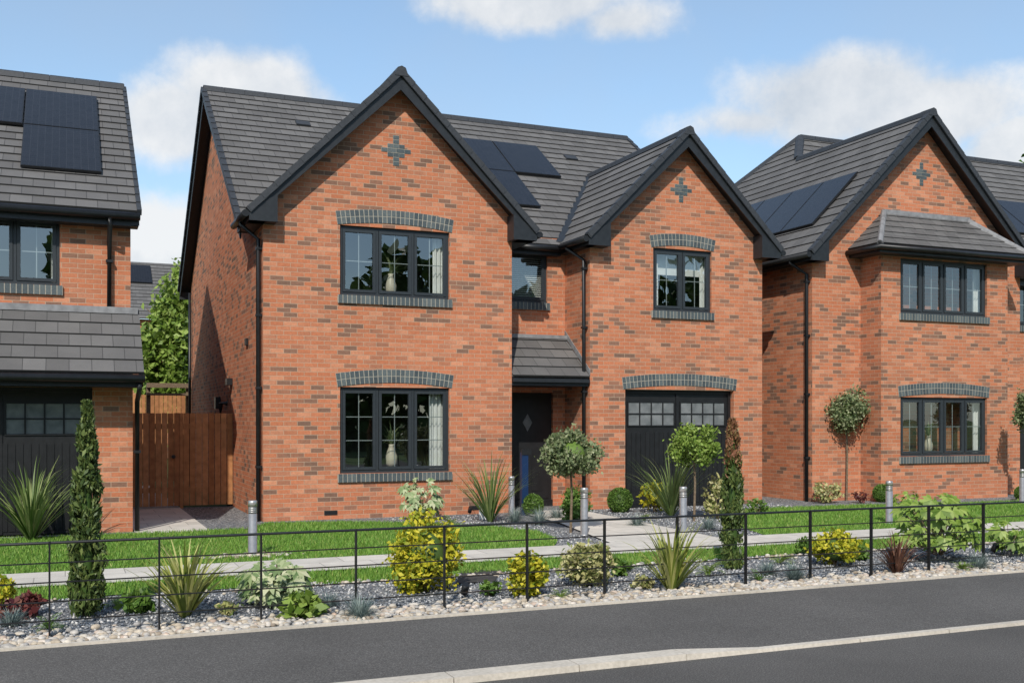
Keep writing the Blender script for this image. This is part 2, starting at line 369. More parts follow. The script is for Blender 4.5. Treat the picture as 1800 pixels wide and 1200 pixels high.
def side_eave(house,Xt,Xw,Y0,Y1,zE):
    s=1 if Xt>Xw else -1
    m=MB();m.box(min(Xt,Xt-s*.02),max(Xt,Xt-s*.02),Y0,Y1,zE-.17,zE-.005);m.box(min(Xt-s*.021,Xw+s*.003),max(Xt-s*.021,Xw+s*.003),Y0,Y1,zE-.17,zE-.155);m.build('fascia',TRIM,house)
    m=MB();m.tube([(Xt+s*.06,Y0-.02,zE-.06),(Xt+s*.06,Y1,zE-.055)],.058,12);m.build('gutter',BLK,house,True)
def pipe(house,path,brk=()):
    m=MB();m.tube(path,.036,10);o=m.build('downpipe',BLK,house,True)
    for x,y,z in brk:
        b=MB();b.box(x-.05,x+.05,y-.045,y+.05,z-.02,z+.02);b.build('pipe_bracket',BLK,o)
def solar(roof,O,U,V,u0,u1,v0,v1):
    O,U,V=Vector(O),Vector(U).normalized(),Vector(V).normalized();Nn=U.cross(V)
    q=O+U*(u0+u1)/2+V*(v0+v1)/2+Nn*.07
    m=MB();m.obox(q,U*(u1-u0)/2,V*(v1-v0)/2,Nn*.02);m.build('solar_panel',BLK,roof)
    m=MB();e=.014;m.poly([O+U*a+V*b+Nn*.093 for a,b in ((u0+e,v0+e),(u1-e,v0+e),(u1-e,v1-e),(u0+e,v1-e))],[(0,0),(u1-u0,0),(u1-u0,v1-v0),(0,v1-v0)])
    m.build('solar_cells',SOLAR,roof)
def cross(house,Y,X,z,k=1.):
    m=MB();mo=MB();h=.063*k;w=.1*k
    pat={3:[(-.5,.5)],2:[(-.5,.5)],1:[(-1.5,-.54),(-.48,.48),(.54,1.5)],0:[(-2.6,-1.56),(-1.5,-.04),(.04,1.5),(1.56,2.6)],-1:[(-1.5,-.54),(-.48,.48),(.54,1.5)],-2:[(-.5,.5)],-3:[(-.5,.5)]}
    for r,cs in pat.items():
        zz=z+r*.075*k
        mo.box(X+cs[0][0]*w-.004,X+cs[-1][1]*w+.004,Y-.006,Y+.02,zz-h/2-.006,zz+h/2+.006)
        for a,b in cs:m.box(X+a*w,X+b*w,Y-.011,Y+.02,zz-h/2,zz+h/2)
    mo.build('cross_bed',MORT,house);m.build('brick_cross',DB,house)
def garage_door(house,Y,x0,x1,z1,cols=4):
    m=MB();m.box(x0,x1,Y+.09,Y+.15,.01,z1);
    m.box(x0,x0+.06,Y+.06,Y+.12,.01,z1);m.box(x1-.06,x1,Y+.06,Y+.12,.01,z1);m.box(x0,x1,Y+.061,Y+.12,z1-.07,z1)
    n=int((x1-x0-.2)/.1);st=(x1-x0-.2)/n
    for i in range(n):m.box(x0+.1+i*st+.006,x0+.1+(i+1)*st-.006,Y+.078,Y+.1,.06,z1-.82)
    xm=(x0+x1)/2;m.box(xm-.03,xm+.03,Y+.07,Y+.1,.02,z1-.08)
    d=m.build('garage_door',BLK,house)
    for a,b in ((x0+.13,xm-.07),(xm+.07,x1-.13)):
        p=MB();p.poly([(a,Y+.082,z1-.68),(b,Y+.082,z1-.68),(b,Y+.082,z1-.24),(a,Y+.082,z1-.24)]);p.build('pane',FROST,d,fix=False)
        g=MB()
        for i in range(cols+1):
            x=a+(b-a)*i/cols;g.box(x-.012,x+.012,Y+.068,Y+.086,z1-.69,z1-.23)
        for zz in (z1-.69,z1-.46,z1-.23):g.box(a-.012,b+.012,Y+.067,Y+.085,zz-.011,zz+.011)
        g.build('glazing_grid',BLK,d)
FROST=m_noise('obscure_glass',6,(.11,.12,.125),(.19,.2,.205),.15,.2,.01,spec=.5)
# ================================================================= MAIN HOUSE
H=empty('brick_house',(7.9,17.5,0),'red brick house with two steep front gables, centre porch and garage','house')
zE=5.05
w=MB()
LW=[(4.27,6.225,3.79,4.965),(4.27,6.225,.767,2.23)]
wallface(w,17.49,2.99,7.42,0,zE,LW)
w.poly([(2.99,17.49,zE),(7.42,17.49,zE),(7.42,17.49,zE+.3),(5.22,17.49,7.5),(2.99,17.49,zE+.26)])
GW=[(10.36,11.68,3.77,4.97),(9.75,12.20,0,2.25)]
wallface(w,17.49,9.0,12.88,0,zE,GW)
w.poly([(9.0,17.49,zE),(12.88,17.49,zE),(12.88,17.49,zE+.2),(10.97,17.49,7.05),(9.0,17.49,zE+.15)])
RW=[(7.66,8.62,3.94,4.9),(7.70,8.74,0,2.2)]
wallface(w,18.55,7.42,9.0,0,5.2,RW)
w.poly([(2.99,17.49,0),(2.99,28.2,0),(2.99,28.2,5.15),(2.99,23.5,8.62),(2.99,18.6,zE),(2.99,17.49,zE)])
w.poly([(12.88,17.49,0),(12.88,28.2,0),(12.88,28.2,5.15),(12.88,23.5,8.62),(12.88,18.6,zE),(12.88,17.49,zE)])
w.poly([(7.42,17.49,0),(7.42,18.55,0),(7.42,18.55,zE),(7.42,17.49,zE)]);w.poly([(9.0,17.49,0),(9.0,18.55,0),(9.0,18.55,zE+.1),(9.0,17.49,zE+.1)])
w.poly([(2.99,28.2,0),(12.88,28.2,0),(12.88,28.2,5.1),(2.99,28.2,5.1)])
w.build('wall',BR,H,fix=False)
r=MB();tp=.734;pa=math.atan(tp);Vm=(0,math.cos(pa),math.sin(pa));Lm=(23.5-18.35)/math.cos(pa)
OM=(2.74,18.35,5.02)
tiles(r,OM,(1,0,0),Vm,[(0,0),(10.4,0),(10.4,Lm),(0,Lm)])
tiles(r,(13.14,28.65,5.02),(-1,0,0),(0,-Vm[1],Vm[2]),[(0,0),(10.4,0),(10.4,Lm),(0,Lm)])
gable_planes(r,5.25,2.53,zE,17.2,18.45,21.9)
gable_planes(r,10.97,2.14,zE,17.2,18.45,21.35)
roof=r.build('roof',TILE,H)
ridge(roof,(2.74,23.5,8.83),(13.14,23.5,8.83));ridge(roof,(5.25,17.3,7.60),(5.25,21.85,7.60));ridge(roof,(10.97,17.3,7.21),(10.97,21.3,7.21))
for (xa,xr,zr,yr) in ((7.78,5.25,7.58,21.84),(8.83,10.97,7.19,21.3)):
    vl=MB()
    A=Vector((xa,18.4,zE+.05));B=Vector((xr,yr,zr+.02));d=(B-A).normalized();sd=d.cross(Vector((0,0,1))).normalized()
    vl.prism([A-sd*.09,A+sd*.09,B+sd*.09,B-sd*.09],(0,0,.028));vl.build('valley_trough',TRIM,roof)
gable_trim(H,roof,5.25,2.53,zE,17.2,17.49);gable_trim(H,roof,10.97,2.14,zE,17.2,17.49)
for X,s in ((2.74,-1),(13.14,1)):
    for sg in (-1,1):
        b=MB();v=MB()
        ye=23.5+sg*5.15
        b.prism([(X,ye,5.0),(X,23.5,8.79),(X,23.5,8.52),(X,ye,4.76)],(-s*.03,0,0))
        b.prism([(X-s*.031,ye,4.95),(X-s*.031,23.5,8.74),(X-s*.031,23.5,8.66),(X-s*.031,ye,4.87)],(-s*.22,0,0))
        d=Vector((0,-sg*math.cos(pa),math.sin(pa)));n=Vector((0,sg*math.sin(pa),math.cos(pa)));k=int(Lm/.3)+1
        for i in range(k):
            q=Vector((X,ye,5.02))+d*(i+.5)*Lm/k+n*.008
            v.obox(q,Vector((.05,0,0)),(d-n*.05).normalized()*(Lm/k/2+.005),(n+d*.05).normalized()*.045)
        b.build('bargeboard',TRIM,H);v.build('verge_tile',VERGE,roof)
side_eave(H,2.72,2.99,17.2,18.5,zE);side_eave(H,7.78,7.42,17.2,18.5,zE);side_eave(H,8.83,9.0,17.2,18.5,zE);side_eave(H,13.11,12.88,17.2,18.5,zE)
e=MB();e.box(7.79,8.82,18.36,18.38,4.84,5.0);e.box(7.79,8.82,18.381,18.54,4.84,4.86);e.build('fascia',TRIM,H)
e=MB();e.tube([(7.79,18.3,4.96),(8.82,18.3,4.96)],.058,12);e.build('gutter',BLK,H,True)
e=MB();e.box(2.74,13.14,28.5,28.62,4.8,5.0);e.build('fascia',TRIM,H)
for (u0,u1,v0,v1) in ((6.24,7.34,3.3,4.98),(5.12,6.22,3.3,4.98),(5.12,6.22,1.6,3.28)):
    solar(roof,OM,(1,0,0),Vm,u0,u1,v0,v1)
for u,v in ((1.9,4.9),(8.1,4.6)):
    m=MB();q=Vector(OM)+Vector((u,0,0))+Vector(Vm)*v;nn=Vector((0,-Vm[2],Vm[1]));m.obox(q+nn*.04,Vector((.15,0,0)),Vector(Vm)*.1,nn*.02);m.build('roof_vent',VERGE,roof)
window(H,17.49,*LW[0]);window(H,17.49,*LW[1]);window(H,17.49,*GW[0],n=2,rise=.07)
wr=window(H,18.55,*RW[0],n=1,bars=False,has_arch=False)
arch(H,17.49,9.75,12.2,2.25,.085,filler=BLK)
garage_door(H,17.54,9.75,12.20,2.25)
cross(H,17.49,5.25,6.31);cross(H,17.49,10.98,6.12,.92)
m=MB();m.box(7.70,8.74,18.62,18.7,.0,2.2);m.box(7.78,8.66,18.605,18.625,.15,2.1);m.box(7.70,8.74,18.56,18.7,0,.12)
for a,b in ((7.88,8.13),(8.31,8.56)):
    m.box(a,b,18.595,18.607,.3,.95)
dr=m.build('front_door',BLK,H)
m=MB();x,z=8.22,1.62;m.prism([(x-.1,18.598,z),(x,18.598,z-.17),(x+.1,18.598,z),(x,18.598,z+.17)],(0,.01,0));m.build('pane',FROST,dr)
m=MB();m.box(8.58,8.61,18.56,18.6,1.0,1.22);m.tube([(8.60,18.55,1.1),(8.5,18.55,1.1)],.012,8);m.build('handle',STEEL,dr)
pr=MB();pp=math.atan(.76);Vp=(0,math.cos(pp),math.sin(pp));Lp=1.07/math.cos(pp)
tiles(pr,(7.43,17.47,2.46),(1,0,0),Vp,[(0,0),(1.55,0),(1.55,Lp),(0,Lp)]);po=pr.build('porch_roof',TILE,H)
m=MB();m.box(7.43,8.98,17.5,17.53,2.3,2.44);m.box(7.43,8.98,17.531,18.54,2.3,2.32);m.box(7.43,8.98,17.44,17.5,2.36,2.42);m.build('fascia',TRIM,po)
m=MB();m.box(7.43,8.99,18.42,18.545,3.24,3.31);m.prism([(8.985,17.47,2.5),(8.985,18.54,3.31),(8.985,18.54,3.42),(8.985,17.47,2.61)],(.012,0,0));m.build('flashing',LEAD,po)
pipe(H,[(2.66,17.75,5.0),(2.66,17.75,4.9),(2.93,17.62,4.65),(2.93,17.62,0)],[(2.94,17.62,z) for z in (.9,2.2,3.4,4.5)])
pipe(H,[(8.77,18.0,5.0),(8.77,18.0,4.92),(8.93,17.6,4.66),(8.93,17.6,0)],[(8.94,17.6,z) for z in (.9,2.2,3.4,4.5)])
pipe(H,[(2.92,27.9,4.9),(2.92,27.9,0)])
for bx in ((2.88,2.985,20.9,21.15,2.35,2.48),(2.88,2.985,22.6,22.8,1.9,2.15),(2.95,2.985,19.0,19.2,3.0,3.12)):
    m=MB();m.box(*bx);m.build('wall_vent',BLK,H)
m=MB();m.tube([(2.98,21.6,2.0),(2.85,21.6,2.0),(2.85,21.6,1.5)],.05,8);m.build('flue_pipe',BLK,H)
for bx in (4.0,6.6):
    m=MB();m.box(bx,bx+.22,17.475,17.5,.08,.15);m.build('air_brick',BLK,H)
# ================================================================= LEFT HOUSE
G=empty('brick_house',(-3,17,0),'red brick house at the left edge with lean-to roof over black garage door','house')
w=MB();UW=[(-1.9,-.077,3.70,4.70),(-5.5,-3.6,3.7,4.7)]
wallface(w,17.3,-7,.93,2.2,4.95,UW);LG=[(-2.1,.37,0,2.15),(-5.6,-3.6,.8,2.1)]
wallface(w,16.72,-7,.93,0,2.5,LG)
w.poly([(.93,16.72,0),(.93,17.3,0),(.93,17.3,3.3),(.93,16.72,2.5)])
w.poly([(.93,17.3,0),(.93,25.7,0),(.93,25.7,4.9),(.93,21.5,7.9),(.93,17.3,4.9)])
w.poly([(-7,16.72,0),(-7,25.7,0),(-7,25.7,4.9),(-7,21.5,7.9),(-7,17.3,4.9)]);w.poly([(-7,25.7,0),(.93,25.7,0),(.93,25.7,4.9),(-7,25.7,4.9)])
w.build('wall',BR,G,fix=False)
r=MB();ta=.71;pl=math.atan(ta);Vl=(0,math.cos(pl),math.sin(pl));Ll=4.5/math.cos(pl);OL=(-7.2,17.0,4.83)
tiles(r,OL,(1,0,0),Vl,[(0,0),(8.24,0),(8.24,Ll),(0,Ll)]);tiles(r,(1.04,26.0,4.83),(-1,0,0),(0,-Vl[1],Vl[2]),[(0,0),(8.24,0),(8.24,Ll),(0,Ll)])
rl=r.build('roof',TILE,G)
ridge(rl,(-7.2,21.5,8.06),(1.04,21.5,8.06))
for sg in (-1,1):
    b=MB();v=MB()
    ye=21.5+sg*4.5;X=1.04
    b.prism([(X,ye,4.81),(X,21.5,8.0),(X,21.5,7.8),(X,ye,4.63)],(-.11,0,0))
    d=Vector((0,-sg*math.cos(pl),math.sin(pl)));n=Vector((0,sg*math.sin(pl),math.cos(pl)));k=int(Ll/.3)+1
    for i in range(k):
        q=Vector((X,ye,4.83))+d*(i+.5)*Ll/k+n*.0
        v.obox(q,Vector((.035,0,0)),(d-n*.05).normalized()*(Ll/k/2+.005),(n+d*.05).normalized()*.045)
    b.build('bargeboard',TRIM,G);v.build('verge_tile',VERGE,rl)
m=MB();m.box(-7.2,1.03,17.02,17.05,4.62,4.81);m.box(-7.2,1.03,17.051,17.29,4.62,4.64);m.build('fascia',TRIM,G)
m=MB();m.tube([(-7.2,16.95,4.76),(1.05,16.95,4.76)],.06,10);m.build('gutter',BLK,G,True)
q=1/math.cos(pl)
for u0,u1,y0,y1 in ((6.56,7.73,1.0,2.4),(6.56,7.73,2.42,3.8),(5.37,6.54,2.42,3.8),(4.18,5.35,2.42,3.8)):
    solar(rl,OL,(1,0,0),Vl,u0,u1,y0*q,y1*q)
window(G,17.3,*UW[0],n=3,bars=True,has_arch=False);window(G,17.3,*UW[1],n=3,has_arch=False);window(G,16.72,*LG[1],n=3,has_arch=False)
garage_door(G,16.75,*LG[0][:2],2.15)
r=MB();pq=math.atan(.85);Vq=(0,math.cos(pq),math.sin(pq));Lq=1.2/math.cos(pq)
tiles(r,(-7,16.1,2.34),(1,0,0),Vq,[(0,0),(8.05,0),(8.05,Lq),(0,Lq)]);lt=r.build('lean_to_roof',TILE,G)
m=MB();m.box(-7,1.04,16.14,16.17,2.15,2.33);m.box(-7,1.04,16.171,16.71,2.15,2.17);m.prism([(1.02,16.14,2.16),(1.02,16.14,2.35),(1.02,17.29,3.33),(1.02,17.29,3.12),(1.02,16.72,2.2)],(.02,0,0));m.build('fascia',TRIM,lt)
m=MB();m.tube([(-7,16.06,2.27),(1.06,16.06,2.27)],.06,10);m.build('gutter',BLK,lt,True)
m=MB();m.box(-7,1.03,17.18,17.296,3.3,3.4);m.build('flashing',LEAD,lt)
pipe(G,[(.62,16.95,4.72),(.62,16.95,4.6),(.62,17.22,4.4),(.62,17.22,3.4)],[(.62,17.23,4.1)])
pipe(G,[(.99,16.1,2.2),(.99,16.12,2.12),(.99,16.68,1.95),(.99,16.68,0)],[(.99,16.68,1.2)])
# ================================================================= RIGHT HOUSE
K=empty('brick_house',(17,17.4,0),'red brick house on the right with two storey bay window under gable','house')
w=MB();w.poly([(14.05,17.4,0),(19.85,17.4,0),(19.85,17.4,zE+.25),(16.95,17.4,8.1),(14.05,17.4,zE+.2)])
BW=[(15.81,18.2,3.87,5.0),(15.81,18.2,.92,2.14)]
wallface(w,16.8,15.3,18.8,0,5.15,BW)
w.poly([(15.3,16.8,0),(15.3,17.4,0),(15.3,17.4,5.15),(15.3,16.8,5.15)]);w.poly([(18.8,16.8,0),(18.8,17.4,0),(18.8,17.4,5.15),(18.8,16.8,5.15)])
w.poly([(14.05,17.4,0),(14.05,27,0),(14.05,27,5.1),(14.05,17.4,5.1)])
RR=[(20.2,21.1,3.9,4.9),(20.2,21.2,0,2.1)]
wallface(w,18.2,19.85,27,0,5.1,RR);w.poly([(14.05,27,0),(27,27,0),(27,27,5.1),(14.05,27,5.1)]);w.poly([(27,18.2,0),(27,27,0),(27,27,5.1),(27,18.2,5.1)]);w.poly([(19.85,17.4,0),(19.85,18.2,0),(19.85,18.2,5.1),(19.85,17.4,5.1)])
w.build('wall',BR,K,fix=False)
r=MB();q2=math.sqrt(2);Va=(1/q2,0,1/q2);zr=9.1
O1=(13.8,17.1,zE)
tiles(r,O1,(0,-1,0),Va,[(0,0),(0,3.15*q2),(-4.47,3.15*q2),(-4.47,0)][::-1])
tiles(r,O1,(0,-1,0),Va,[(-4.47,0),(-4.47,3.15*q2),(-5.5,4.05*q2),(-10.2,0)][::-1])
tiles(r,(20.1,17.1,zE),(0,1,0),(-Va[0],0,Va[2]),[(0,0),(.85,0),(4.47,3.15*q2),(0,3.15*q2)])
pf=math.atan(4.05/4.65);Vf=(0,math.cos(pf),math.sin(pf));Lf=4.65/math.cos(pf);OF=(13.8,17.95,zE)
tiles(r,OF,(1,0,0),Vf,[(0,0),(13.6,0),(13.6,Lf),(4.05,Lf)])
tiles(r,(27.4,27.3,zE),(-1,0,0),(0,-Vf[1],Vf[2]),[(0,0),(13.6,0),(9.55,Lf),(0,Lf)])
rk=r.build('roof',TILE,K)
ridge(rk,(16.95,17.2,8.22),(16.95,21.5,8.22));ridge(rk,(17.85,22.6,9.14),(27.4,22.6,9.14));ridge(rk,(17.0,21.6,8.27),(17.85,22.6,9.14));ridge(rk,(13.8,27.25,5.1),(17.85,22.6,9.14))
gable_trim(K,rk,16.95,3.15,zE,17.1,17.4,shoe=.42);side_eave(K,13.78,14.05,17.1,27,zE)
m=MB();m.tube([(20.1,17.85,4.97),(27.4,17.85,4.97)],.06,10);m.build('gutter',BLK,K,True)
m=MB();m.box(20.1,27.4,17.93,17.96,4.8,5.02);m.box(20.1,27.4,17.961,18.19,4.8,4.82);m.build('fascia',TRIM,K)
for i in range(4):solar(rk,O1,(0,-1,0),Va,-(.75+i*1.08+1.06),-(.75+i*1.08),.95,2.65)
for i in range(2):solar(rk,OF,(1,0,0),Vf,7.6+i*1.15,7.6+i*1.15+1.13,1.9,3.6)
window(K,16.8,*BW[0],n=4,has_arch=False);window(K,16.8,*BW[1],n=4,rise=.08);cross(K,17.4,16.95,6.95,.95)
window(K,18.2,*RR[0],n=1,has_arch=False);m=MB();m.box(20.2,21.2,18.27,18.35,0,2.1);m.build('front_door',BLK,K)
r=MB();pb=math.atan(.85/.92);Lb=.92/math.cos(pb);Vb=(0,math.cos(pb),math.sin(pb))
tiles(r,(14.98,16.48,5.2),(1,0,0),Vb,[(0,0),(4.12,0),(3.2,Lb),(.92,Lb)],.22,.02)
tiles(r,(14.98,17.4,5.2),(0,-1,0),(math.cos(pb),0,math.sin(pb)),[(0,0),(.92,0),(0,Lb)],.22,.02)
tiles(r,(19.1,16.48,5.2),(0,1,0),(-math.cos(pb),0,math.sin(pb)),[(0,0),(.92,0),(.92,Lb)],.22,.02)
br=r.build('bay_roof',TILE,K)
ridge(br,(14.98,16.48,5.22),(15.9,17.38,6.07),.07,.4,LEAD,'hip_tile');ridge(br,(19.1,16.48,5.22),(18.18,17.38,6.07),.07,.4,LEAD,'hip_tile')
m=MB();m.box(15.85,18.25,17.3,17.396,6.0,6.1);m.build('flashing',LEAD,br)
m=MB();m.box(14.99,19.09,16.5,16.53,5.03,5.19);m.box(14.99,15.02,16.531,17.39,5.03,5.19);m.box(19.06,19.09,16.531,17.39,5.03,5.19);m.box(15.021,19.059,16.531,17.39,5.03,5.05);m.build('fascia',TRIM,br)
m=MB();m.tube([(14.93,17.38,5.13),(14.93,16.43,5.13),(19.15,16.43,5.13),(19.15,17.38,5.13)],.055,8);m.build('gutter',BLK,br,True)
pipe(K,[(13.72,17.7,5.0),(13.72,17.7,4.9),(13.99,17.5,4.65),(13.99,17.5,0)],[(14.0,17.5,z) for z in (.9,2.2,3.4,4.5)])
# ================================================================= DISTANT HOUSE, GATE, REAR FENCE
x0=at(205,48);B=empty('brick_house',(x0,48,0),'distant house behind the tree showing its dark tiled roof','house')
m=MB();m.prism([(x0-6,48,0),(x0+3.3,48,0),(x0+3.3,48,6),(x0-6,48,6)],(0,8,0));m.build('wall',BR,B)
r=MB();V3=(0,math.cos(pa),math.sin(pa));tiles(r,(x0-6.2,47.7,6),(1,0,0),V3,[(0,0),(9.8,0),(9.8,5.0),(0,5.0)]);r1=r.build('roof',TILE,B)
m=MB();m.prism([(x0+3.6,47.7,5.7),(x0+3.6,47.7,6.05),(x0+3.6,51.75,9.05),(x0+3.6,55.8,6.05),(x0+3.6,55.8,5.7)],(-.2,0,0));m.build('bargeboard',TRIM,B)
solar(r1,(x0-6.2,47.7,6),(1,0,0),V3,6.6,7.8,3.0,4.6)
g=empty('timber_gate',(2,20.8,0),'brown timber side gate of vertical boards between the two houses','gate')
def boards(x0,x1,Y,z0,z1):
    m=MB();n=round((x1-x0)/.115);st=(x1-x0)/n
    for i in range(n):m.box(x0+i*st+.006,x0+(i+1)*st-.006,Y+random.uniform(0,.008),Y+.024,z0,z1+random.uniform(-.004,.004))
    return m
boards(1.0,2.0,20.8,.05,1.8).build('gate_leaf',WOOD,g);boards(2.06,2.98,20.8,.05,1.8).build('fixed_panel',WOOD,g)
for z0,z1 in ((.3,.4),(1.5,1.6)):
    m=MB();m.box(.95,2.98,20.83,20.87,z0,z1);m.build('rail',WOOD,g)
m=MB();m.box(2.0,2.06,20.8,20.88,0,1.8);m.build('post',WOOD,g)
m=MB();m.tube([(1.88,20.74,.98),(1.88,20.79,.98)],.035,10);m.build('latch_ring',BLK,g)
xx=at(262,30);xe=at(345,30)
fo=boards(xx-1,xe+2,30,.0,2.35).build('timber_fence',WOOD);tag(fo,'pale timber fence seen far behind the side gate','fence')
pg=empty('pergola',(xx,28.5,0),'dark timber pergola frame rising behind the side gate','pergola')
xa=at(258,28.5);xb=at(335,28.5)
for z0,z1 in ((2.5,2.62),(2.3,2.36)):
    m=MB();m.box(xa,xb+.5,28.5,28.6,z0,z1);m.build('beam',BARK,pg)
for x in (xa,xb-.1):
    m=MB();m.box(x,x+.1,28.61,28.7,0,2.6);m.build('post',BARK,pg)
# ================================================================= GROUND
def sheet(name,pts,z,mat,label,cat='ground'):
    m=MB();m.poly([(x,y,z) for x,y in pts]);o=m.build(name,mat,None,fix=False);tag(o,label,cat,kind='structure');return o
sheet('ground',[(-400,-400),(400,-400),(400,400),(-400,400)],-.05,FIELD,'grassy ground stretching away around the houses')
sheet('road',[(-60,-3),(60,-3),(60,6.5),(-60,6.5)],-.022,ROAD,'dark tarmac road in the foreground','road')
sheet('pavement',[(-60,6.4),(60,6.4),(60,8.5),(-60,8.5)],-.004,ASPH,'tarmac pavement between kerb and garden','pavement')
m=MB()
def kw(x):
    t=min(1,max(0,(x-4.05)/.65));return 6.37-.0*t,6.55-.11*t,.022-.018*t
xs=sorted([-40+i*.9 for i in range(49)]+[4.05,4.25,4.5,4.7]+[5.6+i*.9 for i in range(40)])
for a,b in zip(xs,xs[1:]):
    if b-a<.02:continue
    y0,y1,h0=kw(a);y2,y3,h1=kw(b);e=.004 if b-a>.5 else 0
    m.v+=[(a+e,y0,-.03),(b-e,y2,-.03),(b-e,y3,-.03),(a+e,y1,-.03),(a+e,y0+.006,h0),(b-e,y2+.006,h1),(b-e,y3,h1),(a+e,y1,h0)]
    k=len(m.v)-8;m.f+=[(k+4,k+5,k+6,k+7),(k,k+1,k+5,k+4),(k+1,k+2,k+6,k+5),(k+2,k+3,k+7,k+6),(k+3,k,k+4,k+7)];m.uv+=[None]*5
tag(m.build('kerb',KERB),'pale stone kerb dividing road from pavement','kerb',kind='structure')
m=MB();m.box(-40,40,8.49,8.53,-.03,.018);tag(m.build('edging',KERB),'thin pale concrete edging strip along the pebbles','edging',kind='structure')
sheet('gravel_bed',[(-30,8.53),(40,8.53),(40,21),(-30,21)],0.,GRAV,'blue grey gravel covering the garden beds','gravel')
sheet('footpath',[(-30,11.45),(40,11.45),(40,12.5),(-30,12.5)],.026,SLAB,'pale paved footpath crossing the front lawns','path')
sheet('door_path',[(6.75,12.501),(8.45,12.501),(8.62,15.5),(8.7,17.45),(7.5,17.45),(7.3,15.2)],.024,SLAB,'pale paved path leading to the front door','path')
sheet('side_path',[(.95,16.3),(2.0,16.3),(2.0,28),(.95,28)],.014,SLAB,'paved side path leading to the timber gate','path')
left=[(-12,12.5),(5.9,12.5),(6.3,13.2),(6.5,14.3),(6.2,15.2),(5.2,16.3),(4.2,16.9),(3.0,17.2),(2.6,16.4),(-12,16.35)]
right=[(9.3,12.5),(32,12.5),(32,16.0),(18.9,15.9),(16,15.9),(14.2,16.3),(12,16.4),(10.9,15.9),(10.1,14.7),(9.6,13.5)]
strip=[(-12,11.45)]+[(x,10.66+.06*math.sin(x*1.7)+.03*math.sin(x*4.1)) for x in np.arange(-12,32,.4)]+[(32,11.45)]
sheet('lawn',left,.01,LAWN,'green front lawn left of the door path','lawn');sheet('lawn',right,.01,LAWN,'green front lawn right of the door path','lawn');sheet('lawn',strip,.01,LAWN,'narrow grass strip between footpath and gravel bed','lawn')
def inpoly(P,poly):
    r=np.zeros(len(P),bool);n=len(poly)
    for i in range(n):
        x1,y1=poly[i];x2,y2=poly[(i+1)%n]
        if y1==y2:continue
        cnd=((y1>P[:,1])!=(y2>P[:,1]))&(P[:,0]<(x2-x1)*(P[:,1]-y1)/(y2-y1)+x1);r^=cnd
    return r
def blades_field(poly,xr,yr,dens,h):
    n=int((xr[1]-xr[0])*(yr[1]-yr[0])*dens);P=np.c_[rng.uniform(*xr,n),rng.uniform(*yr,n)]
    P=P[inpoly(P,poly)];n=len(P);a=rng.uniform(0,6.283,n);w=rng.uniform(.004,.008,n);hh=h*rng.uniform(.5,1.3,n);l=rng.normal(0,.35,(n,2))*hh[:,None]
    dx=np.cos(a)*w;dy=np.sin(a)*w;z=np.full(n,.008)
    return np.stack([np.c_[P[:,0]-dx,P[:,1]-dy,z],np.c_[P[:,0]+dx,P[:,1]+dy,z],np.c_[P[:,0]+l[:,0],P[:,1]+l[:,1],z+hh]],1).reshape(-1,3)
V=np.concatenate([blades_field(left,(-3,6.6),(12.5,17.3),1700,.045),blades_field(right,(9,21),(12.5,16.5),1300,.045),blades_field(strip,(-2.5,14),(10.5,11.46),2600,.05)])
tag(np_mesh('grass',V,np.arange(len(V)).reshape(-1,3),GRASS),'short green grass blades of the lawns','grass',kind='stuff')
def rotm(n):
    q=rng.normal(size=(n,4));q/=np.linalg.norm(q,axis=1)[:,None];w,x,y,z=q.T
    return np.stack([1-2*(y*y+z*z),2*(x*y-z*w),2*(x*z+y*w),2*(x*y+z*w),1-2*(x*x+z*z),2*(y*z-x*w),2*(x*z-y*w),2*(y*z+x*w),1-2*(x*x+y*y)],1).reshape(n,3,3)
bm=bmesh.new();bmesh.ops.create_icosphere(bm,subdivisions=2,radius=1);IV=np.array([v.co[:] for v in bm.verts]);IF=np.array([[v.index for v in f.verts] for f in bm.faces]);bm.free()
OV=np.array([(1,0,0),(-1,0,0),(0,1,0),(0,-1,0),(0,0,1),(0,0,-1)],float);OF_=np.array([(0,2,4),(2,1,4),(1,3,4),(3,0,4),(2,0,5),(1,2,5),(3,1,5),(0,3,5)])
def stones(P,size,flat,BV,BF):
    n=len(P);S=size[:,None]*rng.uniform(.65,1.15,(n,3));W=BV[None]*S[:,None,:]
    if flat:
        a=rng.uniform(0,6.283,n);ca,sa=np.cos(a),np.sin(a);W[:,:,2]*=.62
        W=np.stack([W[:,:,0]*ca[:,None]-W[:,:,1]*sa[:,None],W[:,:,0]*sa[:,None]+W[:,:,1]*ca[:,None],W[:,:,2]],2)
    else:W=np.einsum('nij,nvj->nvi',rotm(n),W)
    W=W+P[:,None,:];return W.reshape(-1,3),(BF[None]+(np.arange(n)*len(BV))[:,None,None]).reshape(-1,3)
n=3800;P=np.c_[rng.uniform(-2,13.5,n),8.555+np.abs(rng.beta(.9,2.2,n))*.62,np.full(n,.014)]
n2=420;P2=np.c_[rng.uniform(-2,13.5,n2),10.55+rng.normal(0,.08,n2),np.full(n2,.012)]
n3=120;P3=np.c_[gp(440,978)[0]+rng.normal(0,.25,n3),gp(440,978)[1]+rng.normal(0,.1,n3),np.full(n3,.02)]
P=np.concatenate([P,P2,P3]);V,Fc=stones(P,rng.uniform(.014,.042,len(P)),True,IV,IF)
tag(np_mesh('pebbles',V,Fc,PEB,None,True),'rounded cream and grey pebbles edging the gravel bed','pebbles',kind='stuff')
n=15000;P=np.c_[rng.uniform(-2.2,13.5,n),rng.uniform(8.7,10.68,n),np.full(n,.006)]
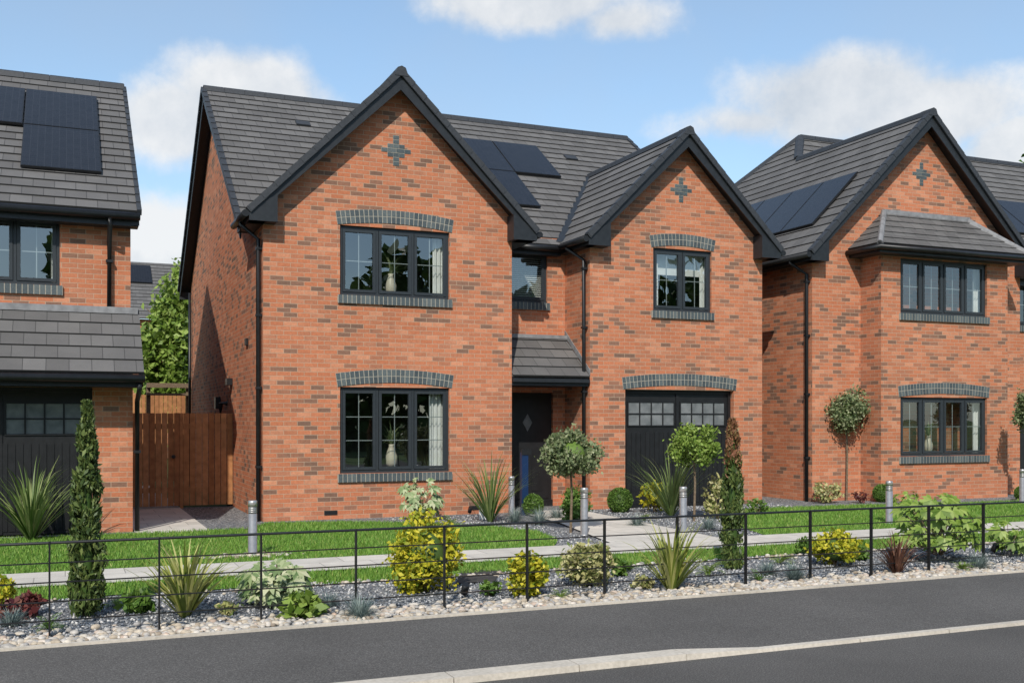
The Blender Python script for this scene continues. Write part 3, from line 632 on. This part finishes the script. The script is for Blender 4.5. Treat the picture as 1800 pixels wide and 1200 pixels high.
n=9000;P2=np.c_[rng.uniform(5,13,n),rng.uniform(12.55,17.4,n),np.full(n,.005)];P2=P2[~inpoly(P2,left)&~inpoly(P2,right)];P2=P2[~((P2[:,0]>6.9)&(P2[:,0]<8.65))]
P=np.concatenate([P,P2]);V,Fc=stones(P,rng.uniform(.009,.02,len(P)),False,OV,OF_)
tag(np_mesh('gravel',V,Fc,CHIP),'blue grey and white gravel chippings in the beds','gravel',kind='stuff')
sheet('slate_slab',[gp(800,1028)[:2],gp(870,1024)[:2],gp(880,1003)[:2],gp(812,1005)[:2]],.02,SOIL,'dark slate slab set in the gravel bed','slab')
# ================================================================= PLANTS
def leaves(name,P,size,mat,par,elong=1.9,up=0.,out=None):
    n=len(P);a=rng.normal(size=(n,3));a[:,2]+=up
    if out is not None:a+=out*1.2
    a/=np.linalg.norm(a,axis=1)[:,None];b=np.cross(a,rng.normal(size=(n,3)));b/=np.linalg.norm(b,axis=1)[:,None]
    s=size*rng.uniform(.6,1.3,n)[:,None];l=a*s*elong/2;w=b*s/2
    nn=np.cross(a,b)*s*.18
    V=np.stack([P-l,P+w+nn,P+l,P-w+nn],1).reshape(-1,3);return np_mesh(name,V,np.arange(4*n).reshape(-1,4),mat,par)
def clumps(c,rx,ry,rz,k,n,spread,shell=.75):
    d=rng.normal(size=(k,3));d/=np.linalg.norm(d,axis=1)[:,None];d*=(shell+(1-shell)*rng.random(k))[:,None]*rng.uniform(.75,1.05,k)[:,None]
    i=rng.integers(0,k,n);P=d[i]+rng.normal(0,spread,(n,3));return P*np.array([rx,ry,rz])+np.array(c)
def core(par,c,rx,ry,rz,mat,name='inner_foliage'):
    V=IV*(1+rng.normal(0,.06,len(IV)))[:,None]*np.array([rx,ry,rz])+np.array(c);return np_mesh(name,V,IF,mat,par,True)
def meters(px,py,w,h):
    X,Y,Z=gp(px,py);return X,Y,w*Z/F,h*Z/F
def bush(px,py,wp,hp,mat,label,size=.04,n=1500,cat='shrub',group=None,name='shrub',corem=None):
    X,Y,w,h=meters(px,py,wp,hp);o=empty(name,(X,Y,0),label,cat,group)
    for k in range(5):
        m=MB();a=k*1.257;m.tube([(X,Y,0),(X+math.cos(a)*w*.15,Y+math.sin(a)*w*.15,h*.5)],.008,5);m.build('stem',BARK,o)
    P=clumps((X,Y,h*.5),w*.47,w*.45,h*.46,34,n,.18,.6);P[:,2]=np.maximum(P[:,2],.02);leaves('foliage',P,size,mat,o,1.7,.4)
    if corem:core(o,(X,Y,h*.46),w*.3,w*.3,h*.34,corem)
    return o
def ball(px,py,wp,label):
    X,Y,w,h=meters(px,py,wp,wp);o=empty('box_ball',(X,Y,0),label,'shrub','clipped box balls')
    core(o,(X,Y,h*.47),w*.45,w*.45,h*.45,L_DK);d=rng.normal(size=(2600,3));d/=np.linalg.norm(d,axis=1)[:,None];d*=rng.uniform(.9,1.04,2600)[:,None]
    P=d*np.array([w/2,w/2,h/2])+np.array([X,Y,h*.48]);leaves('foliage',P,.022,L_MID,o,1.6,0,d)
def spiky(px,py,wp,hp,mat,label,n=70,wd=.03,bend=1.1,name='cordyline',cat='plant',e0=(45,88),z0=0.):
    X,Y,w,h=meters(px,py,wp,hp);V=[];Fq=[]
    for i in range(n):
        a=random.uniform(0,6.283);e=math.radians(random.uniform(*e0));L=h*random.uniform(.8,1.25);bd=bend*random.uniform(.3,1.2)
        p=np.array([X+math.cos(a)*.03,Y+math.sin(a)*.03,z0]);s=np.array([-math.sin(a),math.cos(a),0]);S=7
        b0=len(V)
        for k in range(S+1):
            t=k/S;ww=wd*.5*(1-t**2.2)*(.55+.45*min(1,t*4));V+= [p-s*ww,p+s*ww]
            ee=e-bd*t*t*1.2;p=p+np.array([math.cos(a)*math.cos(ee),math.sin(a)*math.cos(ee),math.sin(ee)])*L/S
            if p[2]<.01:p[2]=.01
        for k in range(S):Fq.append((b0+2*k,b0+2*k+1,b0+2*k+3,b0+2*k+2))
    o=np_mesh(name,np.array(V),np.array(Fq),mat);tag(o,label,cat);return o
def fescue(px,py,wp,label,mat=L_BLU,name='blue_fescue'):
    o=spiky(px,py,wp,wp*.66,mat,label,320,.006,1.3,name,'plant',(20,88));o['group']='blue fescue tufts';return o
def conifer(px,py,wp,hp,label,tip=None):
    X,Y,w,h=meters(px,py,wp,hp);o=empty('conifer',(X,Y,0),label,'tree')
    m=MB();m.tube([(X,Y,0),(X,Y,h*.9)],.03,8,.008);m.build('trunk',BARK,o)
    def prof(t):return np.clip(np.minimum(.72+t*1.5,1)*np.power(np.clip(1.02-t,0,1),.45),0,1)
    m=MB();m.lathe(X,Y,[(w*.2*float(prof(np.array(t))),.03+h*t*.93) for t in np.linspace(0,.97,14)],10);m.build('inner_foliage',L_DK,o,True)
    n=7000;k=120;tc_=rng.random(k);ac=rng.uniform(0,6.283,k);i=rng.integers(0,k,n)
    t=np.clip(tc_[i]+rng.normal(0,.018,n)+.02*rng.random(n),0,1);a=ac[i]+rng.normal(0,.33,n);lob=.76+.4*rng.random(k)[i]
    r=w*.5*prof(t)*lob*rng.uniform(.55,1.1,n);P=np.c_[X+np.cos(a)*r,Y+np.sin(a)*r,.03+t*h*.97]
    out=np.c_[np.cos(a)*.35,np.sin(a)*.35,np.full(n,1.2)]
    if tip:
        kk=t+rng.normal(0,.06,n)>tip;leaves('foliage',P[~kk],.024,L_CON,o,2.8,.5,out[~kk]);leaves('dry_foliage',P[kk],.024,L_BRN,o,2.8,.5,out[kk])
    else:leaves('foliage',P,.024,L_CON,o,2.8,.5,out)
def lollipop(px,py,cy,wp,hp,label,mat=L_GRY,n=5200,cr=True):
    X,Y,Z=gp(px,py);w=wp*Z/F;h=hp*Z/F;zc=EYE-(cy-HY)/F*Z;o=empty('topiary_tree',(X,Y,0),label,'tree','standard topiary trees')
    m=MB();m.tube([(X,Y,0),(X+.02,Y,zc*.5),(X-.01,Y,zc)],.022,8,.015)
    for k in range(9):
        a=k*2.4;m.tube([(X,Y,zc-h*.3),(X+math.cos(a)*w*.3,Y+math.sin(a)*w*.3,zc+h*.12*math.sin(k*1.9))],.009,5)
    m.build('trunk',BARK,o)
    P=clumps((X,Y,zc),w*.48,w*.46,h*.46,52,n,.14,.6);leaves('crown',P,.038,mat,o,1.7,.2)
    if cr:core(o,(X,Y,zc),w*.25,w*.25,h*.23,L_MID)
def palmate(px,py,wp,hp,mat,label,n=45,ls=.13,group=None):
    X,Y,w,h=meters(px,py,wp,hp);o=empty('fatsia',(X,Y,0),label,'shrub',group);V=[];Fq=[];m=MB()
    for i in range(n):
        a=random.uniform(0,6.283);rr=math.sqrt(random.random());z=h*(.25+.75*random.random()*(1-.35*rr));p=np.array([X+math.cos(a)*w*.5*rr,Y+math.sin(a)*w*.5*rr,z])
        m.tube([(X+math.cos(a)*.02,Y+math.sin(a)*.02,z*.3),tuple(p)],.005,4)
        nn=np.array([math.cos(a)*.5*rr+random.gauss(0,.25)-.25,math.sin(a)*.5*rr-.6+random.gauss(0,.25),.8]);nn/=np.linalg.norm(nn)
        u=np.array([math.cos(a),math.sin(a),0]);u-=nn*np.dot(u,nn);u/=np.linalg.norm(u);v=np.cross(nn,u);L=ls*random.uniform(.6,1.2)
        for k in range(-3,4):
            t=k*.62;d=u*math.cos(t)+v*math.sin(t);sd=-u*math.sin(t)+v*math.cos(t);l=L*(1-.09*abs(k));b0=len(V)
            V+=[p,p+d*l*.55+sd*l*.2-nn*.0,p+d*l-nn*l*.25,p+d*l*.55-sd*l*.2];Fq.append((b0,b0+1,b0+2,b0+3))
    m.build('stem',BARK,o);np_mesh('foliage',np.array(V),np.array(Fq),mat,o)
def fern(px,py,wp,mat,label,n=16,name='fern'):
    X,Y,w,h=meters(px,py,wp,wp);V=[];Fq=[]
    for i in range(n):
        a=random.uniform(0,6.283);L=w*.6*random.uniform(.7,1.1);e=math.radians(random.uniform(35,75));p=np.array([X,Y,.01]);s=np.array([-math.sin(a),math.cos(a),0])
        for k in range(12):
            t=k/12;ee=e-1.3*t;d=np.array([math.cos(a)*math.cos(ee),math.sin(a)*math.cos(ee),math.sin(ee)]);p=p+d*L/12
            l=L*.22*math.sin(math.pi*(.12+.85*t))
            for sg in (-1,1):
                b0=len(V);q=p+s*sg*l+d*l*.3;V+=[p,p+s*sg*l*.5+d*L*.045,q,p+s*sg*l*.5-d*L*.02];Fq.append((b0,b0+1,b0+2,b0+3))
    o=np_mesh(name,np.array(V),np.array(Fq),mat);tag(o,label,'plant')
# front bed
conifer(152,1083,62,380,'slim dark green columnar conifer at left of front bed')
conifer(1288,1000,44,265,'columnar conifer with rusty brown top near the garage',.72)
bush(38,1085,75,40,L_RED,'dark red leafy plant at far left of front bed',.05,350,'plant',name='heuchera')
fern(85,1108,66,L_MID,'small green fern beside leftmost fence post')
fern(1245,1010,60,L_LGT,'green fern left of the rusty topped conifer');fern(1370,992,66,L_LGT,'green fern right of the rusty topped conifer')
fern(1106,1005,56,L_MID,'green fern left of the gold bladed phormium near garage')
fern(205,1066,50,L_LGT,'light green fern right of the left columnar conifer')
fern(985,1052,46,L_LGT,'light green fern in front of the cream variegated shrub')
fern(1335,1022,48,L_MID,'green fern low in the bed right of the rusty conifer')
fern(1690,1004,54,L_LGT,'light green fern in front of the large fatsia')
spiky(325,1084,140,128,L_PHO,'gold striped spiky phormium left of centre in front bed',110,.032,1.2,'phormium')
spiky(1180,1038,120,120,L_PHO,'gold striped spiky phormium in bed below the garage',95,.03,1.1,'phormium')
spiky(1576,1008,85,72,L_BRZ,'bronze spiky phormium at right of front bed',85,.022,1.2,'phormium')
palmate(485,1064,110,84,L_VAR,'cream variegated broad leaved shrub in front bed',85,.13)
bush(532,1086,84,42,L_LGT,'low bright green leafy plant beside variegated shrub',.07,300,'plant',name='hosta')
bush(240,1076,55,36,L_MID,'low green leafy plant right of left conifer',.06,240,'plant',name='hosta')
bush(398,1080,38,24,L_LIM,'tiny cream green plant right of the gold phormium',.035,170,'plant')
bush(1132,1034,42,26,L_LIM,'tiny cream green plant left of the gold phormium near garage',.035,190,'plant')
bush(1420,976,44,32,L_MID,'small green plant behind the fescue near the golden shrub',.035,300,'plant')
fescue(632,1086,66,'blue fescue tuft beside post left of yellow bush');fescue(1395,1019,50,'blue fescue tuft in front bed left of round yellow shrub')
fescue(578,1066,40,'small blue fescue tuft behind the low green hosta')
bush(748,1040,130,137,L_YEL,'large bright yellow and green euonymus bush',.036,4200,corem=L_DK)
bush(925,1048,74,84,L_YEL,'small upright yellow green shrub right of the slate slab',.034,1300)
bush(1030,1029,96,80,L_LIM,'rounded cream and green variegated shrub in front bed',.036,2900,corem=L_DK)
bush(860,1046,38,30,L_MID,'tiny green plant beside the slate slab',.035,190,'plant')
bush(1085,1012,40,32,L_MID,'low green plant right of the cream shrub',.04,240,'plant')
bush(1468,994,84,64,L_YEL,'round golden yellow shrub at right of front bed',.033,2600,corem=L_DK)
palmate(1650,985,140,125,L_LGT,'large leafy green fatsia at right of front bed',85,.15)
palmate(1775,975,84,62,L_LGT,'low green fatsia at the right edge',40,.12)
palmate(1605,905,74,44,L_LGT,'green leafy plant on lawn edge before the bay',32,.12)
bush(1510,985,40,26,L_MID,'low green plant beside the golden yellow shrub',.04,220,'plant')
fescue(1350,1010,38,'small blue fescue tuft right of rusty conifer')
bush(5,1070,40,60,L_YEL,'yellow green sprig at the left picture edge',.035,360,'plant')
fescue(20,1100,48,'blue fescue tuft at the left picture edge')
fescue(1720,1000,50,'blue fescue tuft beside the rightmost fence post')
# upper garden
spiky(55,950,150,135,L_COR,'green spiky cordyline before the left garage',120,.032,1.1)
palmate(740,914,74,80,L_VAR,'variegated leafy shrub below the lower window',60,.14)
spiky(862,917,92,115,L_COR,'green spiky cordyline beside the front wall',95,.028,.9)
spiky(1180,907,82,115,L_COR,'green spiky cordyline before the garage door',95,.028,.9)
spiky(1685,870,95,85,L_COR,'green spiky cordyline before the bay window',95,.032,1.)
lollipop(1003,936,798,110,102,'lollipop topiary tree beside the front door path')
lollipop(1220,916,783,100,88,'lollipop topiary tree in front of the garage door',L_LGT,3600,False)
lollipop(1488,880,724,92,84,'lollipop topiary tree in front of the right house')
lollipop(1812,880,722,60,80,'lollipop topiary tree cut by the right picture edge')
ball(1090,900,44,'clipped box ball left of the garage door');ball(936,905,38,'clipped box ball beside the blue post')
ball(1551,882,32,'small clipped box ball before the bay');ball(1796,878,24,'small clipped box ball at the right edge')
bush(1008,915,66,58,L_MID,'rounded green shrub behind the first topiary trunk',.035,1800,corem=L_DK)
bush(1152,900,50,58,L_YEL,'yellow spotted shrub left of the garage cordyline',.05,700)
bush(1262,912,58,74,L_LIM,'cream spotted shrub right of the garage topiary',.05,800)
bush(1452,884,52,40,L_LIM,'low cream green plant under the right topiary',.05,360,'plant')
bush(1512,884,30,24,L_RED,'small dark red plant before the right house',.035,200,'plant')
bush(1590,878,40,26,L_RED,'small dark red plant below the bay window',.035,200,'plant')
fern(792,922,42,L_MID,'small green fern at the foot of the front wall');fern(1132,916,38,L_LGT,'small light fern before the yellow spotted shrub')
bush(1332,905,44,30,L_MID,'low green plant on the gravel right of the garage',.04,260,'plant')
fescue(905,918,46,'blue fescue tuft nearest the blue post');fescue(948,922,50,'blue fescue tuft left of the door path')
fescue(978,912,36,'blue fescue tuft behind the first topiary');fescue(1120,925,36,'blue fescue tuft right of the door path');fescue(1245,930,34,'blue fescue tuft below the garage topiary')
# background trees
def tree(X,Y,H_,R_,label,mat=L_MID,n=5200,ls=.16,zb=.2):
    o=empty('tree',(X,Y,0),label,'tree');m=MB();m.tube([(X,Y,0),(X,Y,H_*.75)],.13,8,.03)
    for k in range(10):
        a=k*2.4;z=H_*(.25+.05*k);m.tube([(X,Y,z),(X+math.cos(a)*R_*.7,Y+math.sin(a)*R_*.7,z+H_*.12)],.04,5,.012)
    m.build('trunk',BARK,o)
    P=clumps((X,Y,H_*(.5+zb/2)),R_,R_,H_*(.5-zb/2),90,n,.11,.45)
    tt=np.clip((P[:,2]/H_-.45)/.6,0,1);P[:,0]=X+(P[:,0]-X)*(1-.45*tt);leaves('crown',P,ls,mat,o,1.6)
tree(at(303,33),33,6.1,1.1,'leafy green tree behind the gate between the houses',L_LGT,9000,.13,.1)
tree(at(1822,60),60,21.5,4.0,'distant green treetop behind the right house',L_MID,5000,.4,.3)
n=16000;xx=rng.uniform(-45,45,n);hh=10.5+2.8*np.sin(xx*.35)+1.8*np.sin(xx*1.1+1);P=np.c_[xx,-26+rng.uniform(-2.5,2.5,n),rng.random(n)*hh]
o=leaves('wood',P,.8,L_DK,None,1.3);tag(o,'dark row of trees across the road mirrored in the windows','trees',kind='stuff')
# ================================================================= FENCE, BOLLARDS, SMALL THINGS
FY=8.86;fe=empty('rail_fence',(5,FY,0),'black metal estate rail fence running along the pavement','fence')
sp=.0904*8.9;X0=at(87,FY);RZ=(.73,.575,.425,.275,.13)
for i in range(-2,16):
    x=X0+i*sp;m=MB();m.box(x-.007,x+.007,FY-.018,FY+.018,-.05,.74);m.build('post',BLK,fe)
for i,z in enumerate(RZ):
    m=MB()
    if i==0:m.tube([(X0-3*sp,FY,z),(X0+16*sp,FY,z)],.011,8)
    else:m.box(X0-3*sp,X0+16*sp,FY-.009,FY+.009,z-.0045,z+.0045)
    m.build('rail',BLK,fe)
FROSTW=newmat('bollard_lens',.35,(.22,.22,.21))[0]
def bollard(px,py,label,first=None):
    X,Y,_=gp(px,py)
    if first is None:
        o=empty('bollard_light',(X,Y,0),label,'bollard light','steel bollard lights');
        m=MB();m.lathe(X,Y,[(.075,.0),(.075,.012),(.055,.013),(.055,.53)],24);m.build('post',STEEL,o,True)
        m=MB();m.lathe(X,Y,[(.05,.53),(.05,.62)],20);m.build('lens',FROSTW,o,True)
        for k in range(3):
            m=MB();m.lathe(X,Y,[(.056,.545+k*.024),(.056,.557+k*.024)],20);m.build('louvre',STEEL,o,True)
        m=MB();m.lathe(X,Y,[(.056,.615),(.057,.68),(.05,.69)],24);m.build('cap',STEEL,o,True);return o
    o=first.copy();C.objects.link(o);o.location=(X,Y,0);o['label']=label
    for ch in first.children:
        d=ch.copy();C.objects.link(d);d.parent=o
    return o
b0=bollard(444,978,'steel bollard light on left lawn near footpath')
for px,py,l in ((1027,940,'steel bollard light beside the first topiary tree'),(1201,937,'steel bollard light in front of the garage'),(1563,920,'steel bollard light on the right lawn'),(899,906,'steel bollard light near the blue post'),(1797,885,'steel bollard light at the right picture edge')):
    bollard(px,py,l,b0)
X,Y,_=gp(922,905);o=empty('sign_post',(X,Y,0),'dark blue post with small black plaque near front door','sign post')
m=MB();m.box(X-.065,X+.055,Y-.04,Y+.04,0,1.1);m.build('post',BLUE,o)
m=MB();m.box(X-.08,X+.11,Y-.055,Y-.041,1.06,1.16);m.build('plaque',BLK,o)
for px,py,l in ((817,1052,'small black spotlight beside the slate slab'),(1748,975,'small black spotlight at right of the bed'),(826,905,'small black spotlight by the front wall')):
    X,Y,_=gp(px,py);o=empty('spotlight',(X,Y,0),l,'garden light','black garden spotlights')
    m=MB();m.tube([(X,Y,0),(X,Y,.06)],.008,6);m.build('spike',BLK,o);m=MB();m.tube([(X,Y+.02,.05),(X,Y-.03,.14)],.035,12);m.build('lamp_head',BLK,o,True)
X,Y,_=gp(851,913);m=MB();m.prism([(X-.07,Y,0),(X+.07,Y,0),(X+.07,Y,.2),(X+.03,Y,.28),(X-.07,Y,.28)],(0,.06,0));tag(m.build('marker_box',WHITE),'small white utility marker by the front wall','utility box')
X,Y,_=gp(1782,868);m=MB();m.prism([(X-.06,Y,0),(X+.06,Y,0),(X+.06,Y,.42),(X,Y,.48),(X-.06,Y,.42)],(0,.06,0));tag(m.build('marker_box',WHITE),'white utility marker near the right house door','utility box')
# window dressing
def curtain(x0,x1,Y,z0,z1,label,mat=WHITE):
    V=[];Fq=[];n=max(8,int((x1-x0)/.012))
    for i in range(n+1):
        x=x0+(x1-x0)*i/n;y=Y+.03*math.sin(i*1.05)
        V+=[(x,y,z0),(x,y,z1)]
    for i in range(n):Fq.append((2*i,2*i+2,2*i+3,2*i+1))
    o=np_mesh('curtain',np.array(V),np.array(Fq),mat,None,True);tag(o,label,'curtain')
curtain(5.99,6.25,17.72,3.7,4.98,'white curtain at right of upper front window')
curtain(5.93,6.25,17.72,.7,2.25,'white curtain at right of lower front window')
curtain(10.3,10.62,17.72,3.7,4.98,'pale curtain at left of window above garage');curtain(11.55,11.75,17.72,3.7,4.98,'pale curtain at right of window above garage')
curtain(18.05,18.3,17.05,.85,2.2,'pale curtain at right of lower bay window');curtain(18.05,18.3,17.05,3.8,5.05,'pale curtain at right of upper bay window')
curtain(-.2,0,17.52,3.6,4.75,'pale curtain at right of left house upper window')
m=MB();m.box(10.4,11.6,17.77,17.79,4.5,5.0);tag(m.build('roller_blind',WHITE),'cream roller blind in window above garage','blind')
m=MB()
for i in range(24):m.prism([(7.7,18.72,3.95+i*.04),(7.7,18.755,3.968+i*.04),(7.7,18.756,3.971+i*.04),(7.7,18.721,3.953+i*.04)],(.88,0,0))
tag(m.build('venetian_blind',WHITE),'pale venetian blind in narrow window above porch','blind')
def vase(X,Y,z,s,label,lp):
    m=MB();m.lathe(X,Y,[(.05*s,z),(.085*s,z+.06*s),(.09*s,z+.16*s),(.05*s,z+.27*s),(.035*s,z+.31*s),(.045*s,z+.34*s)],18);tag(m.build('vase',CREAM,None,True),label,'vase')
    V=[];Fq=[]
    for i in range(46):
        a=random.uniform(0,6.283);e=math.radians(random.uniform(25,88));p=np.array([X,Y,z+.32*s]);sd=np.array([-math.sin(a),math.cos(a),0]);b0=len(V);L=.42*s*random.uniform(.6,1.1)
        for k in range(5):
            t=k/4;ww=.013*(1-t**2)+.001;V+=[p-sd*ww,p+sd*ww];ee=e-1.1*t;p=p+np.array([math.cos(a)*math.cos(ee)*.9,math.sin(a)*math.cos(ee)*.4,math.sin(ee)])*L/4
        for k in range(4):Fq.append((b0+2*k,b0+2*k+1,b0+2*k+3,b0+2*k+2))
    tag(np_mesh('vase_plant',np.array(V),np.array(Fq),L_GRY),lp,'plant')
vase(5.26,17.84,3.84,1.15,'cream vase standing in the upper front window','green sprigs in the vase of upper front window')
vase(5.27,17.84,.84,1.2,'cream vase standing in the lower front window','green sprigs in the vase of lower front window')
vase(16.9,17.15,.98,1.05,'pale vase standing in the lower bay window','green sprigs in the vase of lower bay window')
# ================================================================= LIGHT, SKY, CAMERA
sd=Vector((-.56,-1,.96)).normalized()
sl=bpy.data.lights.new('sun','SUN');sl.energy=4.6;sl.angle=math.radians(.5);sl.color=(1,.94,.85)
so=bpy.data.objects.new('sun',sl);C.objects.link(so);so.rotation_euler=(-sd).to_track_quat('-Z','Y').to_euler();so.location=(-10,-20,20)
W=bpy.data.worlds.new('World');scene.world=W;W.use_nodes=True;nt=W.node_tree;bg=nt.nodes['Background'];bg.inputs[1].default_value=.14
sky=nt.nodes.new('ShaderNodeTexSky');sky.sky_type='NISHITA';sky.sun_disc=False;sky.sun_elevation=math.asin(sd.z);sky.sun_rotation=math.atan2(sd.x,sd.y);sky.dust_density=.6;sky.ozone_density=1.5;sky.air_density=1.0
skc=mixc(nt,1.,sky.outputs[0],(1.3,1.42,1.4),'MULTIPLY')
tc=nt.nodes.new('ShaderNodeTexCoord');sx=nt.nodes.new('ShaderNodeSeparateXYZ');nt.links.new(tc.outputs['Generated'],sx.inputs[0])
az=mth(nt,'ARCTAN2',sx.outputs[0],sx.outputs[1]);el=mth(nt,'ARCSINE',sx.outputs[2])
n1=noise(nt,9,6,tc.outputs['Generated'],.6);n2=noise(nt,3.2,4,tc.outputs['Generated'],.6)
den=None
for px,py,wp,hp,st in ((440,180,150,90,1.1),(330,215,130,75,1.1),(1470,175,200,95,1.15),(1620,200,190,75,1.1),(930,0,200,65,1),(1090,35,110,45,.7),(270,425,130,70,.8),(1790,265,120,70,1),(1330,215,140,45,.7),(-700,250,500,120,1),(3000,200,500,120,1)):
    a=(px-900)/F;b=(HY-py)/F;A=math.atan2(a*c_+s_,c_-a*s_);E=math.atan2(b,math.hypot(1,a));cw=1/(1+a*a)
    da=mth(nt,'DIVIDE',mth(nt,'SUBTRACT',az,A),wp/F*cw*1.15);de=mth(nt,'DIVIDE',mth(nt,'SUBTRACT',el,E),hp/F*1.0)
    dd=mth(nt,'SQRT',mth(nt,'ADD',mth(nt,'MULTIPLY',da,da),mth(nt,'MULTIPLY',de,de)))
    k=mth(nt,'MULTIPLY',mth(nt,'SUBTRACT',1.0,dd),st);den=k if den is None else mth(nt,'MAXIMUM',den,k)
den=mth(nt,'ADD',mth(nt,'MAXIMUM',den,-.45),mth(nt,'MULTIPLY',mth(nt,'SUBTRACT',n1,.5),1.7))
mr=nt.nodes.new('ShaderNodeMapRange');mr.interpolation_type='SMOOTHSTEP';nt.links.new(den,mr.inputs[0]);mr.inputs[1].default_value=-.06;mr.inputs[2].default_value=.5;mr.inputs[3].default_value=0;mr.inputs[4].default_value=.93
hz=nt.nodes.new('ShaderNodeMapRange');nt.links.new(n2,hz.inputs[0]);hz.inputs[1].default_value=.36;hz.inputs[2].default_value=.8;hz.inputs[3].default_value=.2;hz.inputs[4].default_value=.5
hc=mixc(nt,hz.outputs[0],skc,(3.3,3.9,4.7))
cc=mixc(nt,ramp(nt,n1,[(.35,(0,0,0)),(.62,(1,1,1))]),(4.3,4.7,5.2),(6.4,6.45,6.5))
nt.links.new(mixc(nt,mr.outputs[0],hc,cc),bg.inputs[0])
cam=bpy.data.cameras.new('camera');cam.sensor_width=36;cam.lens=37.0;cam.shift_y=137/1800;cam.clip_end=2000
co=bpy.data.objects.new('camera',cam);C.objects.link(co);co.location=(0,0,EYE);co.rotation_euler=(math.pi/2,0,-TH);scene.camera=co
scene.view_settings.view_transform='Standard';scene.view_settings.look='None';scene.view_settings.exposure=0
